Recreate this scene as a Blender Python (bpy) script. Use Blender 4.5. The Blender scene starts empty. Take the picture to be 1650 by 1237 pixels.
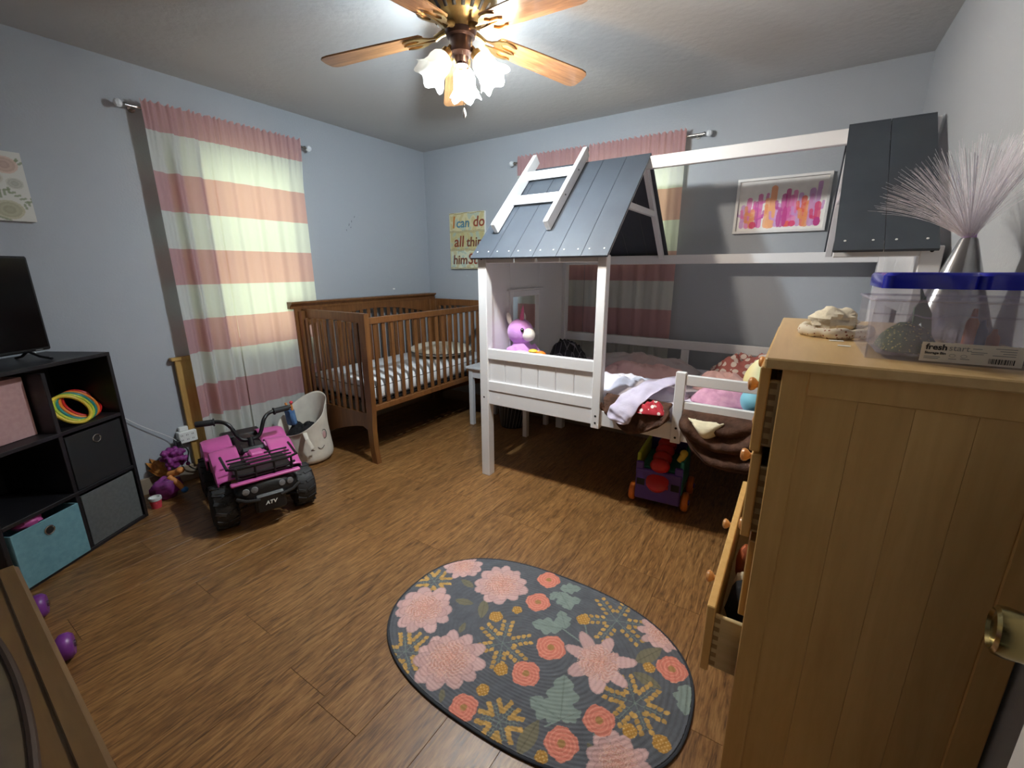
import bpy, bmesh, math, random
import numpy as np
from mathutils import Vector, Matrix, noise as mnoise
random.seed(7)
PI = math.pi
SC = bpy.context.scene
COL = SC.collection

# ------------------------------------------------------------------ camera
cam_d = bpy.data.cameras.new('camera'); cam = bpy.data.objects.new('camera', cam_d); COL.objects.link(cam)
CAM_LOC = Vector((3.2409, -3.4108, 1.3444)); YAW, PITCH, ROLL = .5779, .2574, -.0031
_f = Vector((-math.sin(YAW)*math.cos(PITCH), math.cos(YAW)*math.cos(PITCH), -math.sin(PITCH)))
_r = Vector((math.cos(YAW), math.sin(YAW), 0)); _u = _r.cross(_f)
_r2 = _r*math.cos(ROLL) + _u*math.sin(ROLL); _u2 = -_r*math.sin(ROLL) + _u*math.cos(ROLL)
M = Matrix((( _r2.x, _u2.x, -_f.x), (_r2.y, _u2.y, -_f.y), (_r2.z, _u2.z, -_f.z))).to_4x4()
M.translation = CAM_LOC; cam.matrix_world = M
cam_d.sensor_width = 36; cam_d.sensor_fit = 'HORIZONTAL'; cam_d.lens = 700.25/1650*36
cam_d.clip_start = .01; cam_d.clip_end = 100
SC.camera = cam

# ------------------------------------------------------------------ world, view
EXPOSURE = 1.25
SKY_STRENGTH = 1.05
LAMP_COOL, LAMP_WARM = 38.0, 24.0
w = bpy.data.worlds.new('world'); SC.world = w; w.use_nodes = True
wb = w.node_tree.nodes['Background']; wb.inputs[0].default_value = (.92, 1.0, .76, 1); wb.inputs[1].default_value = SKY_STRENGTH
vs = SC.view_settings; vs.view_transform = 'Standard'; vs.look = 'None'; vs.gamma = 1; vs.use_curve_mapping = False; vs.exposure = EXPOSURE

def portal(loc, rot, sx, sy):
    d = bpy.data.lights.new('window_portal', 'AREA'); d.shape = 'RECTANGLE'; d.size = sx; d.size_y = sy
    d.cycles.is_portal = True
    o = bpy.data.objects.new('window_portal', d); COL.objects.link(o); o.location = loc; o.rotation_euler = rot
portal((-.11, -1.70, 1.46), (0, -PI/2, 0), 1.24, .64)
portal((1.84, .11, 1.76), (-PI/2, 0, 0), 1.14, .64)

# ------------------------------------------------------------------ materials
def lin(c):
    return tuple(((v/255)/12.92 if v/255 <= .04045 else ((v/255+.055)/1.055)**2.4) for v in c)
def rgba(c): return (*lin(c), 1)
MATS = {}
def new_mat(name):
    m = bpy.data.materials.new(name); m.use_nodes = True; nt = m.node_tree
    b = nt.nodes['Principled BSDF']; MATS[name] = m
    return m, nt, b
def setin(b, k, v):
    if k in b.inputs: b.inputs[k].default_value = v
def mat(name, c, rough=.5, metal=0, c2=None, nscale=20, bump=0, bscale=60, stretch=None, spec=.5, coat=0, sheen=0, emit=None, es=0, detail=4):
    m, nt, b = new_mat(name)
    setin(b, 'Roughness', rough); setin(b, 'Metallic', metal); setin(b, 'Specular IOR Level', spec); setin(b, 'Coat Weight', coat); setin(b, 'Sheen Weight', sheen)
    b.inputs['Base Color'].default_value = rgba(c)
    tc = nt.nodes.new('ShaderNodeTexCoord'); src = tc.outputs['Object']
    if stretch:
        mp = nt.nodes.new('ShaderNodeMapping'); mp.inputs['Scale'].default_value = stretch
        nt.links.new(src, mp.inputs[0]); src = mp.outputs[0]
    if c2:
        n = nt.nodes.new('ShaderNodeTexNoise'); n.inputs['Scale'].default_value = nscale; n.inputs['Detail'].default_value = detail
        r = nt.nodes.new('ShaderNodeValToRGB'); r.color_ramp.elements[0].color = rgba(c); r.color_ramp.elements[1].color = rgba(c2)
        r.color_ramp.elements[0].position = .35; r.color_ramp.elements[1].position = .65
        nt.links.new(src, n.inputs['Vector']); nt.links.new(n.outputs['Fac'], r.inputs[0]); nt.links.new(r.outputs[0], b.inputs['Base Color'])
    if bump:
        n = nt.nodes.new('ShaderNodeTexNoise'); n.inputs['Scale'].default_value = bscale; n.inputs['Detail'].default_value = 3
        bp = nt.nodes.new('ShaderNodeBump'); bp.inputs['Strength'].default_value = bump; bp.inputs['Distance'].default_value = .004
        nt.links.new(src, n.inputs['Vector']); nt.links.new(n.outputs['Fac'], bp.inputs['Height']); nt.links.new(bp.outputs[0], b.inputs['Normal'])
    if emit:
        setin(b, 'Emission Color', rgba(emit)); setin(b, 'Emission Strength', es)
    return m
def wood(name, c1, c2, c3, axis='Y', scale=1., rough=.4, rnd=.25, contrast=(.3, .7), bump=.15, coat=0, long=1.3, dist=1.2):
    """grain stretched along an axis; each board (object) gets its own offset and tint"""
    m, nt, b = new_mat(name); L = nt.links.new; N = nt.nodes.new
    setin(b, 'Roughness', rough); setin(b, 'Coat Weight', coat)
    tc = N('ShaderNodeTexCoord'); oi = N('ShaderNodeObjectInfo')
    mul = N('ShaderNodeVectorMath'); mul.operation = 'SCALE'; mul.inputs[0].default_value = (13, 7, 5)
    L(oi.outputs['Random'], mul.inputs['Scale'])
    add = N('ShaderNodeVectorMath'); add.operation = 'ADD'; L(tc.outputs['Object'], add.inputs[0]); L(mul.outputs[0], add.inputs[1])
    mp = N('ShaderNodeMapping'); s = [14*scale]*3; s['XYZ'.index(axis)] = long*scale; mp.inputs['Scale'].default_value = s
    L(add.outputs[0], mp.inputs[0])
    n1 = N('ShaderNodeTexNoise'); n1.inputs['Scale'].default_value = 1.6; n1.inputs['Detail'].default_value = 6; n1.inputs['Roughness'].default_value = .65; n1.inputs['Distortion'].default_value = dist
    L(mp.outputs[0], n1.inputs['Vector'])
    n2 = N('ShaderNodeTexNoise'); n2.inputs['Scale'].default_value = 7; n2.inputs['Detail'].default_value = 4; L(mp.outputs[0], n2.inputs['Vector'])
    mx = N('ShaderNodeMath'); mx.operation = 'MULTIPLY_ADD'; mx.inputs[1].default_value = .35; L(n2.outputs['Fac'], mx.inputs[0])
    m2 = N('ShaderNodeMath'); m2.operation = 'MULTIPLY'; m2.inputs[1].default_value = .65; L(n1.outputs['Fac'], m2.inputs[0]); L(m2.outputs[0], mx.inputs[2])
    r = N('ShaderNodeValToRGB'); e = r.color_ramp.elements; e[0].position = contrast[0]; e[0].color = rgba(c1); e[1].position = contrast[1]; e[1].color = rgba(c3)
    x = e.new(.5); x.color = rgba(c2); L(mx.outputs[0], r.inputs[0])
    hs = N('ShaderNodeHueSaturation'); v = N('ShaderNodeMapRange'); v.inputs['To Min'].default_value = 1-rnd; v.inputs['To Max'].default_value = 1+rnd
    L(oi.outputs['Random'], v.inputs['Value']); L(v.outputs[0], hs.inputs['Value']); L(r.outputs[0], hs.inputs['Color']); L(hs.outputs[0], b.inputs['Base Color'])
    if bump:
        bp = N('ShaderNodeBump'); bp.inputs['Strength'].default_value = bump; bp.inputs['Distance'].default_value = .003
        L(mx.outputs[0], bp.inputs['Height']); L(bp.outputs[0], b.inputs['Normal'])
    return m
def vcol_mat(name, rough=.8, bump=0, bscale=300):
    m, nt, b = new_mat(name); a = nt.nodes.new('ShaderNodeVertexColor'); a.layer_name = 'print'
    nt.links.new(a.outputs[0], b.inputs['Base Color']); setin(b, 'Roughness', rough)
    if bump:
        tc = nt.nodes.new('ShaderNodeTexCoord'); n = nt.nodes.new('ShaderNodeTexNoise'); n.inputs['Scale'].default_value = bscale
        bp = nt.nodes.new('ShaderNodeBump'); bp.inputs['Strength'].default_value = bump; bp.inputs['Distance'].default_value = .002
        nt.links.new(tc.outputs['Object'], n.inputs[0]); nt.links.new(n.outputs['Fac'], bp.inputs['Height']); nt.links.new(bp.outputs[0], b.inputs['Normal'])
    return m
def glassy(name, c, alpha=.25, rough=.08, spec=.5):
    """thin clear plastic: mostly see-through with a glossy coat and a light tint"""
    m = bpy.data.materials.new(name); m.use_nodes = True; nt = m.node_tree; MATS[name] = m
    for n in list(nt.nodes): nt.nodes.remove(n)
    out = nt.nodes.new('ShaderNodeOutputMaterial'); mix = nt.nodes.new('ShaderNodeMixShader'); t = nt.nodes.new('ShaderNodeBsdfTransparent')
    p = nt.nodes.new('ShaderNodeBsdfPrincipled'); p.inputs['Base Color'].default_value = rgba(c); setin(p, 'Roughness', rough); setin(p, 'Specular IOR Level', spec)
    mix.inputs[0].default_value = alpha; nt.links.new(t.outputs[0], mix.inputs[1]); nt.links.new(p.outputs[0], mix.inputs[2]); nt.links.new(mix.outputs[0], out.inputs[0])
    return m
def cloth_trans(name, col_nodes, trans=.45):
    m = bpy.data.materials.new(name); m.use_nodes = True; nt = m.node_tree; MATS[name] = m
    for n in list(nt.nodes): nt.nodes.remove(n)
    out = nt.nodes.new('ShaderNodeOutputMaterial'); mix = nt.nodes.new('ShaderNodeMixShader')
    d = nt.nodes.new('ShaderNodeBsdfDiffuse'); t = nt.nodes.new('ShaderNodeBsdfTranslucent'); mix.inputs[0].default_value = trans
    c = col_nodes(nt); nt.links.new(c[0], d.inputs[0]); nt.links.new(c[1], t.inputs[0])
    nt.links.new(d.outputs[0], mix.inputs[1]); nt.links.new(t.outputs[0], mix.inputs[2]); nt.links.new(mix.outputs[0], out.inputs[0])
    return m
def stripe_nodes(nt):
    tc = nt.nodes.new('ShaderNodeTexCoord'); sx = nt.nodes.new('ShaderNodeSeparateXYZ'); nt.links.new(tc.outputs['Object'], sx.inputs[0])
    dv = nt.nodes.new('ShaderNodeMath'); dv.operation = 'DIVIDE'; dv.inputs[1].default_value = .42; nt.links.new(sx.outputs[2], dv.inputs[0])
    fr = nt.nodes.new('ShaderNodeMath'); fr.operation = 'FRACT'; nt.links.new(dv.outputs[0], fr.inputs[0])
    gt = nt.nodes.new('ShaderNodeMath'); gt.operation = 'GREATER_THAN'; gt.inputs[1].default_value = .5; nt.links.new(fr.outputs[0], gt.inputs[0])
    res = []
    for pk, wh in (((210, 168, 174), (232, 231, 229)), ((226, 184, 164), (230, 236, 216))):     # what it reflects, what it lets through
        mx = nt.nodes.new('ShaderNodeMix'); mx.data_type = 'RGBA'; nt.links.new(gt.outputs[0], mx.inputs[0])
        mx.inputs[6].default_value = rgba(pk); mx.inputs[7].default_value = rgba(wh); res.append(mx.outputs[2])
    return res
cloth_trans('curtain', stripe_nodes, .5)
def frost(nt):
    r = nt.nodes.new('ShaderNodeRGB'); r.outputs[0].default_value = rgba((240, 240, 236)); return r.outputs[0]
# frosted glass shade: part lets light straight through, part scatters
m = bpy.data.materials.new('frosted_glass'); m.use_nodes = True; nt = m.node_tree; MATS['frosted_glass'] = m
for n in list(nt.nodes): nt.nodes.remove(n)
o_ = nt.nodes.new('ShaderNodeOutputMaterial'); mx_ = nt.nodes.new('ShaderNodeMixShader'); mx2 = nt.nodes.new('ShaderNodeMixShader')
t_ = nt.nodes.new('ShaderNodeBsdfTransparent'); tr_ = nt.nodes.new('ShaderNodeBsdfTranslucent'); df_ = nt.nodes.new('ShaderNodeBsdfDiffuse')
tr_.inputs[0].default_value = rgba((240, 240, 236)); df_.inputs[0].default_value = rgba((240, 240, 236))
mx2.inputs[0].default_value = .45; nt.links.new(tr_.outputs[0], mx2.inputs[1]); nt.links.new(df_.outputs[0], mx2.inputs[2])
mx_.inputs[0].default_value = .82; nt.links.new(t_.outputs[0], mx_.inputs[1]); nt.links.new(mx2.outputs[0], mx_.inputs[2]); nt.links.new(mx_.outputs[0], o_.inputs[0])

mat('wall_paint', (167, 171, 177), .85, bump=.25, bscale=90)
mat('ceiling_paint', (192, 191, 190), .9, bump=.6, bscale=28)
mat('white_paint', (230, 228, 229), .35)
mat('door_white', (225, 222, 220), .4)
mat('baseboard', (150, 132, 112), .5)
mat('slate_paint', (62, 68, 76), .5, c2=(58, 63, 71), nscale=8)
wood('floor_wood', (78, 50, 26), (128, 90, 51), (163, 122, 75), 'Y', 2.0, rough=.38, rnd=.10, contrast=(.36, .65), bump=.2, long=1.5, dist=1.8)
mat('floor_base', (40, 26, 18), .8)
wood('crib_wood', (88, 54, 28), (110, 70, 37), (130, 87, 48), 'Z', .9, rough=.38, rnd=.06, bump=.03)
wood('birch', (198, 155, 90), (210, 168, 102), (219, 179, 114), 'Z', .6, rough=.42, rnd=.05, bump=.02)
wood('birch_top', (204, 168, 114), (215, 180, 124), (223, 190, 136), 'Y', .6, rough=.33, rnd=.03, bump=.02)
wood('drawer_side', (190, 168, 122), (202, 180, 134), (212, 190, 144), 'X', .6, rough=.5, rnd=.03, bump=.02)
mat('finger_joint', (150, 122, 80), .5)
wood('knob_wood', (190, 128, 72), (206, 146, 88), (218, 160, 100), 'X', 1, rough=.3, rnd=.03, bump=0, coat=.3)
wood('chest_wood', (86, 62, 34), (99, 73, 41), (110, 83, 48), 'X', .7, rough=.45, rnd=.05, bump=.04)
mat('chest_panel', (84, 70, 52), .7, c2=(76, 63, 47), nscale=25, bump=.1)
mat('chest_groove', (52, 34, 22), .6)
wood('blade_wood', (106, 70, 40), (146, 102, 64), (172, 126, 84), 'X', 1.4, rough=.3, rnd=.05, contrast=(.32, .6), bump=.02, coat=.2)
mat('antique_brass', (176, 148, 96), .28, .9, c2=(120, 92, 60), nscale=12)
mat('dark_bronze', (70, 50, 44), .3, .8)
mat('slot_dark', (25, 20, 18), .7)
mat('brass_knob', (150, 136, 92), .22, 1)
mat('steel', (170, 168, 165), .25, 1)
mat('crystal', (225, 228, 232), .05, spec=.8)
mat('bulb_cool', (255, 255, 255), .4, emit=(225, 238, 255), es=30)
mat('bulb_warm', (255, 255, 255), .4, emit=(255, 236, 205), es=30)
mat('black_shelf', (22, 20, 24), .45, c2=(28, 26, 30), nscale=30)
mat('black_fabric', (20, 19, 22), .9, bump=.2, bscale=400)
mat('grey_fabric', (92, 94, 94), .9, c2=(82, 84, 84), nscale=60, bump=.2, bscale=400)
mat('teal_fabric', (110, 154, 165), .9, c2=(100, 144, 155), nscale=50, bump=.2, bscale=400)
mat('pink_fabric', (198, 158, 156), .9, c2=(188, 148, 146), nscale=50, bump=.2, bscale=400)
mat('black_plastic', (22, 22, 24), .4)
mat('rubber', (34, 34, 36), .65)
mat('screen', (8, 8, 10), .15)
mat('atv_pink', (208, 96, 164), .35)
mat('atv_grey', (120, 120, 122), .4)
mat('white_plastic', (225, 225, 222), .4)
mat('grey_mark', (60, 62, 68), .9)
mat('canvas_cloth', (222, 214, 200), .9, c2=(206, 198, 186), nscale=9, bump=.3, bscale=14)
mat('canvas_inner', (180, 172, 160), .9)
mat('mattress_white', (226, 226, 228), .85, c2=(220, 221, 225), nscale=6, bump=.12, bscale=14)
mat('cushion_cream', (208, 200, 184), .9, bump=.2, bscale=18)
mat('piping_dark', (50, 48, 52), .8)
mat('purple_plastic', (82, 56, 140), .35)
mat('orange_plastic', (232, 124, 40), .4)
mat('red_plastic', (196, 36, 34), .35)
mat('lime_plastic', (178, 192, 60), .4)
mat('teal_plastic', (40, 130, 120), .4)
mat('yellow_plastic', (226, 196, 70), .4)
mat('violet_plastic', (120, 52, 138), .35)
mat('plush_purple', (206, 146, 216), .95, bump=.4, bscale=180, sheen=.4)
mat('plush_white', (232, 224, 214), .95, bump=.3, bscale=180)
mat('plush_pink', (222, 110, 150), .9)
mat('plush_lilac', (206, 166, 220), .95, bump=.3, bscale=160)
mat('eye_black', (10, 10, 12), .1)
mat('blanket_grey', (186, 176, 178), .95, c2=(198, 174, 172), nscale=4, bump=.6, bscale=22)
mat('blanket_pink', (228, 188, 184), .95, c2=(220, 176, 174), nscale=9, bump=.5, bscale=30)
mat('sheet_white', (228, 222, 230), .9, c2=(218, 212, 226), nscale=6, bump=.5, bscale=18)
mat('lavender_fleece', (202, 194, 212), .95, c2=(194, 184, 206), nscale=18, bump=.35, bscale=120)
mat('cream_fleece', (224, 214, 184), .95, bump=.4, bscale=60)
mat('fur_brown', (58, 37, 27), .75, c2=(88, 60, 46), nscale=18, bump=.8, bscale=110, spec=.2)
mat('pink_plush2', (214, 160, 182), .95, c2=(196, 140, 166), nscale=30, bump=.6, bscale=60)
mat('ball_blue', (112, 176, 196), .6, c2=(130, 190, 206), nscale=5)
mat('cream_knit', (232, 220, 196), .95, bump=.4, bscale=160)
mat('hair_purple', (112, 34, 104), .6, c2=(140, 50, 128), nscale=40)
mat('wing_gold', (190, 128, 50), .6, c2=(170, 104, 40), nscale=30)
mat('skin_orange', (222, 142, 72), .6)
mat('blue_toy', (60, 130, 190), .6)
mat('pink_red', (226, 72, 88), .6)
mat('denim', (70, 104, 150), .9, c2=(90, 126, 168), nscale=30)
mat('lid_blue', (22, 32, 178), .22, coat=.3)
mat('label_white', (222, 218, 212), .6)
mat('ink', (44, 44, 52), .8)
mat('ink_light', (134, 140, 146), .8)

mat('leaf_green', (86, 134, 92), .6)
mat('rust', (166, 84, 46), .7)
mat('cone_silver', (176, 176, 178), .2, 1)
mat('fibre', (236, 230, 238), .3)
mat('paper', (236, 234, 228), .7)
mat('frame_white', (228, 226, 224), .4)
mat('oak_board', (176, 138, 74), .55, c2=(160, 122, 62), nscale=8, stretch=(6, 6, 1))
glassy('clear_bin', (226, 222, 236), .12, .06)
glassy('clear_box', (212, 206, 232), .32, .2)
glassy('pane', (225, 235, 235), .06, .02)
vcol_mat('rug_print', .95, .5, 350); vcol_mat('art_print', .6)
for nm, c in dict(red=(150, 66, 40), orange=(196, 120, 48), blue=(88, 138, 160), brown=(120, 62, 40)).items(): mat('letter_'+nm, c, .7, c2=tuple(int(v*.8) for v in c), nscale=40)
def plaid(name, base, line, n=26):
    m, nt, b = new_mat(name); tc = nt.nodes.new('ShaderNodeTexCoord'); sx = nt.nodes.new('ShaderNodeSeparateXYZ'); nt.links.new(tc.outputs['Object'], sx.inputs[0])
    outs = []
    for k in (0, 1, 2):
        a = nt.nodes.new('ShaderNodeMath'); a.operation = 'MULTIPLY'; a.inputs[1].default_value = n; nt.links.new(sx.outputs[k], a.inputs[0])
        f = nt.nodes.new('ShaderNodeMath'); f.operation = 'FRACT'; nt.links.new(a.outputs[0], f.inputs[0])
        g = nt.nodes.new('ShaderNodeMath'); g.operation = 'LESS_THAN'; g.inputs[1].default_value = .09; nt.links.new(f.outputs[0], g.inputs[0]); outs.append(g.outputs[0])
    s = nt.nodes.new('ShaderNodeMath'); s.operation = 'MAXIMUM'; nt.links.new(outs[0], s.inputs[0]); nt.links.new(outs[1], s.inputs[1])
    mx = nt.nodes.new('ShaderNodeMix'); mx.data_type = 'RGBA'; mx.inputs[6].default_value = rgba(base); mx.inputs[7].default_value = rgba(line); nt.links.new(s.outputs[0], mx.inputs[0])
    nt.links.new(mx.outputs[2], b.inputs['Base Color']); setin(b, 'Roughness', .9)
plaid('plaid', (24, 23, 25), (96, 94, 96))
def spots(name, base, dot, scale=40, thr=.35):
    m, nt, b = new_mat(name); tc = nt.nodes.new('ShaderNodeTexCoord'); v = nt.nodes.new('ShaderNodeTexVoronoi'); v.inputs['Scale'].default_value = scale
    nt.links.new(tc.outputs['Object'], v.inputs['Vector']); g = nt.nodes.new('ShaderNodeMath'); g.operation = 'LESS_THAN'; g.inputs[1].default_value = thr; nt.links.new(v.outputs['Distance'], g.inputs[0])
    mx = nt.nodes.new('ShaderNodeMix'); mx.data_type = 'RGBA'; mx.inputs[6].default_value = rgba(base); mx.inputs[7].default_value = rgba(dot); nt.links.new(g.outputs[0], mx.inputs[0])
    nt.links.new(mx.outputs[2], b.inputs['Base Color']); setin(b, 'Roughness', .9)
spots('green_toy', (34, 84, 44), (216, 202, 110), 150, .26)
spots('red_spot', (178, 44, 58), (236, 224, 220), 34, .32)
spots('red_white_print', (168, 98, 92), (222, 206, 196), 26, .46)
def rainbow(name):
    m, nt, b = new_mat(name); tc = nt.nodes.new('ShaderNodeTexCoord'); sx = nt.nodes.new('ShaderNodeSeparateXYZ'); nt.links.new(tc.outputs['Generated'], sx.inputs[0])
    r = nt.nodes.new('ShaderNodeValToRGB'); e = r.color_ramp.elements; e[0].color = rgba((232, 214, 150)); e[1].color = rgba((170, 200, 214)); e[0].position = .1; e[1].position = .9
    x = e.new(.5); x.color = rgba((206, 220, 168)); x = e.new(.3); x.color = rgba((236, 226, 180)); nt.links.new(sx.outputs[0], r.inputs[0]); nt.links.new(r.outputs[0], b.inputs['Base Color']); setin(b, 'Roughness', .9)
rainbow('rainbow')

# ------------------------------------------------------------------ helpers
class MB:
    def __init__(s): s.bm = bmesh.new()
    def _x(s, vs, M):
        if M is not None:
            for v in vs: v.co = M @ v.co
    def box(s, x0, y0, z0, x1, y1, z1, bev=.002, M=None):
        a, b = (min(x0, x1), min(y0, y1), min(z0, z1)), (max(x0, x1), max(y0, y1), max(z0, z1))
        vs = [s.bm.verts.new((a[0] if i & 1 == 0 else b[0], a[1] if i & 2 == 0 else b[1], a[2] if i & 4 == 0 else b[2])) for i in range(8)]
        fs = [s.bm.faces.new([vs[i] for i in q]) for q in ((0, 2, 3, 1), (4, 5, 7, 6), (0, 1, 5, 4), (2, 6, 7, 3), (0, 4, 6, 2), (1, 3, 7, 5))]
        s._x(vs, M)
        if bev:
            bev = min(bev, .3*min(b[i]-a[i] for i in range(3)))
            es = list({e for f in fs for e in f.edges}); bmesh.ops.bevel(s.bm, geom=es, offset=bev, segments=1, affect='EDGES')
        return s
    def beam(s, p0, p1, wd, th, up=(0, 0, 1), bev=.002):
        """rectangular bar from p0 to p1; wd across, th along up"""
        p0, p1 = Vector(p0), Vector(p1); d = (p1-p0); L = d.length; d.normalize(); up = Vector(up); sd = d.cross(up).normalized(); up = sd.cross(d)
        M = Matrix(((d.x, sd.x, up.x), (d.y, sd.y, up.y), (d.z, sd.z, up.z))).to_4x4(); M.translation = p0
        return s.box(0, -wd/2, -th/2, L, wd/2, th/2, bev, M)
    def ring(s, c, ax, r, n, ref=None, sq=(1, 1)):
        ax = Vector(ax).normalized(); ref = ref or (Vector((0, 0, 1)) if abs(ax.z) < .9 else Vector((1, 0, 0))); a = ref.cross(ax).normalized(); b = ax.cross(a)
        return [s.bm.verts.new(Vector(c)+a*r*sq[0]*math.cos(2*PI*i/n)+b*r*sq[1]*math.sin(2*PI*i/n)) for i in range(n)]
    def skin(s, rings, closed_ends=True, loop=False):
        for i in range(len(rings)-(0 if loop else 1)):
            a, b = rings[i], rings[(i+1) % len(rings)]; n = len(a)
            for k in range(n): s.bm.faces.new((a[k], a[(k+1) % n], b[(k+1) % n], b[k]))
        if closed_ends and not loop:
            s.bm.faces.new(list(reversed(rings[0]))); s.bm.faces.new(rings[-1])
        return s
    def cyl(s, p0, p1, r0, r1=None, n=16, cap=True):
        r1 = r0 if r1 is None else r1; d = Vector(p1)-Vector(p0)
        return s.skin([s.ring(p0, d, r0, n), s.ring(p1, d, r1, n)], cap)
    def tube(s, pts, r, n=8, cap=True, loop=False, sq=(1, 1), ref=None):
        pts = [Vector(p) for p in pts]; rs = r if isinstance(r, (list, tuple)) else [r]*len(pts); R = []
        for i, p in enumerate(pts):
            if loop: d = pts[(i+1) % len(pts)]-pts[i-1]
            else: d = pts[min(i+1, len(pts)-1)]-pts[max(i-1, 0)]
            R.append(s.ring(p, d, rs[i], n, ref, sq))
        return s.skin(R, cap, loop)
    def lathe(s, prof, o=(0, 0, 0), n=24, ax=(0, 0, 1), wob=None, cap=True):
        ax = Vector(ax).normalized(); ref = Vector((0, 0, 1)) if abs(ax.z) < .9 else Vector((1, 0, 0)); a = ref.cross(ax).normalized(); b = ax.cross(a); R = []
        for j, (r, z) in enumerate(prof):
            ring = []
            for i in range(n):
                t = 2*PI*i/n; rr, zz = (r, z) if wob is None else wob(r, z, t, j)
                ring.append(s.bm.verts.new(Vector(o)+ax*zz+a*rr*math.cos(t)+b*rr*math.sin(t)))
            R.append(ring)
        return s.skin(R, cap)
    def ball(s, c, r, n=16, M=None, disp=0, dsc=8, seed=0):
        r = (r, r, r) if isinstance(r, (int, float)) else r
        g = bmesh.ops.create_uvsphere(s.bm, u_segments=n, v_segments=max(6, n*2//3), radius=1)
        for v in g['verts']:
            k = 1
            if disp: k = 1+disp*mnoise.noise(v.co*dsc*.35+Vector((seed*3.1, seed*1.7, 0)))
            q = Vector((v.co.x*r[0]*k, v.co.y*r[1]*k, v.co.z*r[2]*k))
            if M is not None: q = M @ q
            v.co = q+Vector(c)
        return s
    def grid(s, fn, nu, nv, cu=False):
        V = [[s.bm.verts.new(fn(i/nu, j/nv)) for j in range(nv+1)] for i in range(nu+(0 if cu else 1))]
        for i in range(nu):
            for j in range(nv):
                a, b = V[i], V[(i+1) % len(V)]; s.bm.faces.new((a[j], b[j], b[j+1], a[j+1]))
        return s
    def prism(s, poly, o, ux, uy, th):
        """2-d outline in the frame o, ux, uy, thickened th along ux x uy"""
        o, ux, uy = Vector(o), Vector(ux), Vector(uy); nz = ux.cross(uy).normalized()
        A = [s.bm.verts.new(o+ux*x+uy*y) for x, y in poly]; B = [s.bm.verts.new(o+ux*x+uy*y+nz*th) for x, y in poly]
        s.bm.faces.new(list(reversed(A))); s.bm.faces.new(B); n = len(A)
        for i in range(n): s.bm.faces.new((A[i], A[(i+1) % n], B[(i+1) % n], B[i]))
        return s
    def obj(s, name, m, parent=None, smooth=True, ang=40):
        bmesh.ops.recalc_face_normals(s.bm, faces=s.bm.faces[:])
        me = bpy.data.meshes.new(name); s.bm.to_mesh(me); s.bm.free()
        return link(name, me, m, parent, smooth, ang)
INV = {}
def link(name, me, m, parent=None, smooth=True, ang=40):
    if m: me.materials.append(MATS[m])
    if smooth:
        for p in me.polygons: p.use_smooth = True
        me.set_sharp_from_angle(angle=math.radians(ang))
    o = bpy.data.objects.new(name, me); COL.objects.link(o)
    if parent is not None:
        o.parent = parent
        if parent.name in INV: o.matrix_parent_inverse = INV[parent.name]
    return o
def tag(o, label=None, cat=None, group=None, kind=None):
    for k, v in (('label', label), ('category', cat), ('group', group), ('kind', kind)):
        if v: o[k] = v
    return o
def thing(name, label, cat, loc, rz=None, group=None, kind=None):
    """Empty at the base of a thing. rz given: parts are in its local frame; else parts are in room coordinates"""
    e = bpy.data.objects.new(name, None); COL.objects.link(e); e.location = loc; e.empty_display_size = .1
    if rz is None: INV[e.name] = Matrix.Translation(-Vector(loc))
    else: e.rotation_euler = (0, 0, rz)
    return tag(e, label, cat, group, kind)
def text(name, body, m, size, M, parent=None, ext=.0005, shear=0, off=0, align='LEFT'):
    c = bpy.data.curves.new(name, 'FONT'); c.body = body; c.size = size; c.extrude = ext; c.shear = shear; c.offset = off; c.align_x = align; c.resolution_u = 3
    t = bpy.data.objects.new(name, c); me = bpy.data.meshes.new_from_object(t); bpy.data.objects.remove(t); me.transform(M)
    return link(name, me, m, parent, False)
def frame(o, ux, uy):
    ux, uy = Vector(ux).normalized(), Vector(uy).normalized(); uz = ux.cross(uy)
    M = Matrix(((ux.x, uy.x, uz.x), (ux.y, uy.y, uz.y), (ux.z, uy.z, uz.z))).to_4x4(); M.translation = Vector(o); return M
def solid(o, th, off=0):
    m = o.modifiers.new('thickness', 'SOLIDIFY'); m.thickness = th; m.offset = off; return o
def subsurf(o, n=1):
    m = o.modifiers.new('subdivision', 'SUBSURF'); m.levels = n; m.render_levels = n; return o
def nz(x, y, z=0): return mnoise.noise(Vector((x, y, z)))

# ------------------------------------------------------------------ room shell
W, H, YF, YJ, XJ = 3.656, 2.44, -3.95, -3.52, 2.69
WA = (-2.02, -1.38, .84, 2.08)      # left wall window: y0 y1 z0 z1
WBx = (1.27, 2.41, 1.44, 2.08)      # back wall window: x0 x1 z0 z1
b = MB(); b.box(-.15, YF-.15, -.05, W+.15, .15, -.013, 0); b.box(XJ, -5, -.05, W+.15, YF-.15, -.013, 0)
floor = tag(b.obj('floor', 'floor_base', None, False), 'walnut brown laminate plank floor of the bedroom', None, None, 'structure')
pw, pl = .1924, 1.22
for i in range(19):
    y = YF-random.random()*pl
    while y < 0:
        a, e = max(y, YF), min(y+pl, 0)
        if e-a > .02:
            b = MB(); b.box(-pw/2+.0004, -(e-a)/2+.0004, -.012, pw/2-.0004, (e-a)/2-.0004, 0, .0008)
            p = b.obj('plank', 'floor_wood', floor, False); p.location = ((i+.5)*pw, (a+e)/2, 0)
        y += pl
b = MB()
y0, y1, z0, z1 = WA
b.box(-.12, YF-.12, 0, 0, y0, H, 0).box(-.12, y1, 0, 0, .12, H, 0).box(-.12, y0, 0, 0, y1, z0, 0).box(-.12, y0, z1, 0, y1, H, 0)
wl = tag(b.obj('wall_left', 'wall_paint', None, False), 'grey painted wall with the large window behind crib', None, None, 'structure')
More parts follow.
